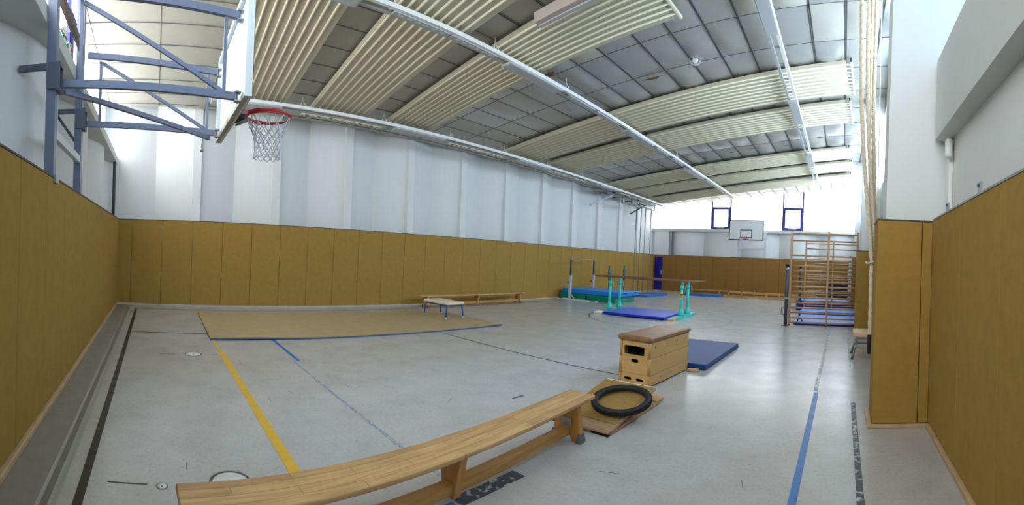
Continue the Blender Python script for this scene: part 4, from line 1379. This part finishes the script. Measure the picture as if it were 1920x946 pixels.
MB().tube([(0, 0, 0.33), (0.005, 0, -1.0), (0.02, -0.02, -2.6), (0.035, -0.03, -3.6)], 0.006, 6).build('cord', M_tube, t)
MB().tube([(0.035, -0.03, -3.6), (0.035, -0.03, -3.66)], 0.012, 8).build('cord_end', M_white, t)
o = MB().tube([(0.333 + 0.085 * math.cos(2 * math.pi * j / 24), 4.745 + 0.175 * math.sin(2 * math.pi * j / 24), 1.58 + 0.012 * math.sin(3 * 2 * math.pi * j / 24)) for j in range(24)], 0.01, 6, True).build('rope_tie', M_rope)
tag(o, 'pale rope loop tying the climbing ropes together beside the pillar', 'rope tie')

# ------------------------------------------------------------------ floor sockets
def socket(x, y, r, label):
    t_ = thing('floor_socket_cover', label, 'floor cover', (x, y, 0.0004), 0, 'round floor socket covers')
    MB().lathe([(0.0, 0.003), (r * 0.84, 0.003), (r * 0.86, 0.0)], 32).build('lid', M_chalk, t_)
    MB().lathe([(r * 0.87, 0.0), (r * 0.88, 0.0022), (r, 0.0022), (r * 1.01, 0.0)], 32).build('ring', M_scuff, t_)
    MB().lathe([(0.0, 0.004), (r * 0.08, 0.004), (r * 0.09, 0.003)], 10).box(0.0, r * 0.5, -0.004, 0.004, 0.003, 0.0036).build('lock', M_scuff, t_)


socket(-5.63, 0.535, 0.11, 'round pale floor socket cover in front of the beige roll-out mat')
socket(-2.56, 0.50, 0.13, 'round pale floor socket cover half hidden behind the foreground bench')
socket(-2.53, 0.085, 0.035, 'small round floor socket beside the left end of the foreground bench')

# ------------------------------------------------------------------ every separate piece of a part is a mesh of its own
def split_pieces(o):
    me = o.data
    n = len(me.vertices)
    par = list(range(n))

    def find(a):
        while par[a] != a:
            par[a] = par[par[a]]; a = par[a]
        return a
    for p in me.polygons:
        v = p.vertices
        r0 = find(v[0])
        for q in v[1:]:
            par[find(q)] = r0
    isl = {}
    for i in range(n):
        isl.setdefault(find(i), []).append(i)
    if len(isl) < 2 or len(isl) > 400: return
    keys = list(isl)
    bb = []
    for k_ in keys:
        c = [me.vertices[i].co for i in isl[k_]]
        bb.append(([min(p[a] for p in c) for a in range(3)], [max(p[a] for p in c) for a in range(3)]))
    m = len(keys)
    gp = list(range(m))

    def gf(a):
        while gp[a] != a:
            a = gp[a]
        return a
    for i in range(m):
        for j in range(i + 1, m):
            g2 = sum(max(0.0, bb[i][0][a] - bb[j][1][a], bb[j][0][a] - bb[i][1][a]) ** 2 for a in range(3)) ** 0.5
            sz = max(max(bb[i][1][a] - bb[i][0][a] for a in range(3)), max(bb[j][1][a] - bb[j][0][a] for a in range(3)))
            if g2 <= 0.004 or (o.name.startswith(('wire_cage', 'net', 'board_lettering')) and g2 < max(0.02, 0.5 * sz)):
                gp[gf(i)] = gf(j)
    grp = {}
    for i in range(m):
        grp.setdefault(gf(i), set()).add(keys[i])
    if len(grp) < 2: return
    base = o.name.split('.')[0]
    faces_of = {r: [] for r in grp}
    root_of = {}
    for r, ks in grp.items():
        for k_ in ks: root_of[k_] = r
    for p in me.polygons:
        faces_of[root_of[find(p.vertices[0])]].append(p)
    first = True
    for r, fs in faces_of.items():
        idx = {}
        vs, ff = [], []
        for p in fs:
            f_ = []
            for v in p.vertices:
                if v not in idx:
                    idx[v] = len(vs); vs.append(me.vertices[v].co[:])
                f_.append(idx[v])
            ff.append(f_)
        nm = bpy.data.meshes.new(base)
        nm.from_pydata(vs, [], ff)
        for mt in me.materials: nm.materials.append(mt)
        nm.polygons.foreach_set('use_smooth', [p.use_smooth for p in fs])
        nm.polygons.foreach_set('material_index', [p.material_index for p in fs])
        nm.update()
        if first:
            o.data = nm; first = False
        else:
            c = o.copy(); c.data = nm; c.name = base
            COL.objects.link(c)


def is_struct(o):
    while o is not None:
        if o.get('kind') == 'structure': return True
        o = o.parent
    return False


for o_ in [q for q in list(COL.objects) if q.type == 'MESH' and q.parent is not None and not is_struct(q)]:
    if o_.name.startswith(('bicycle_tyre', 'rope_strands', 'rim', 'board_lettering', 'back_frame')): continue
    split_pieces(o_)
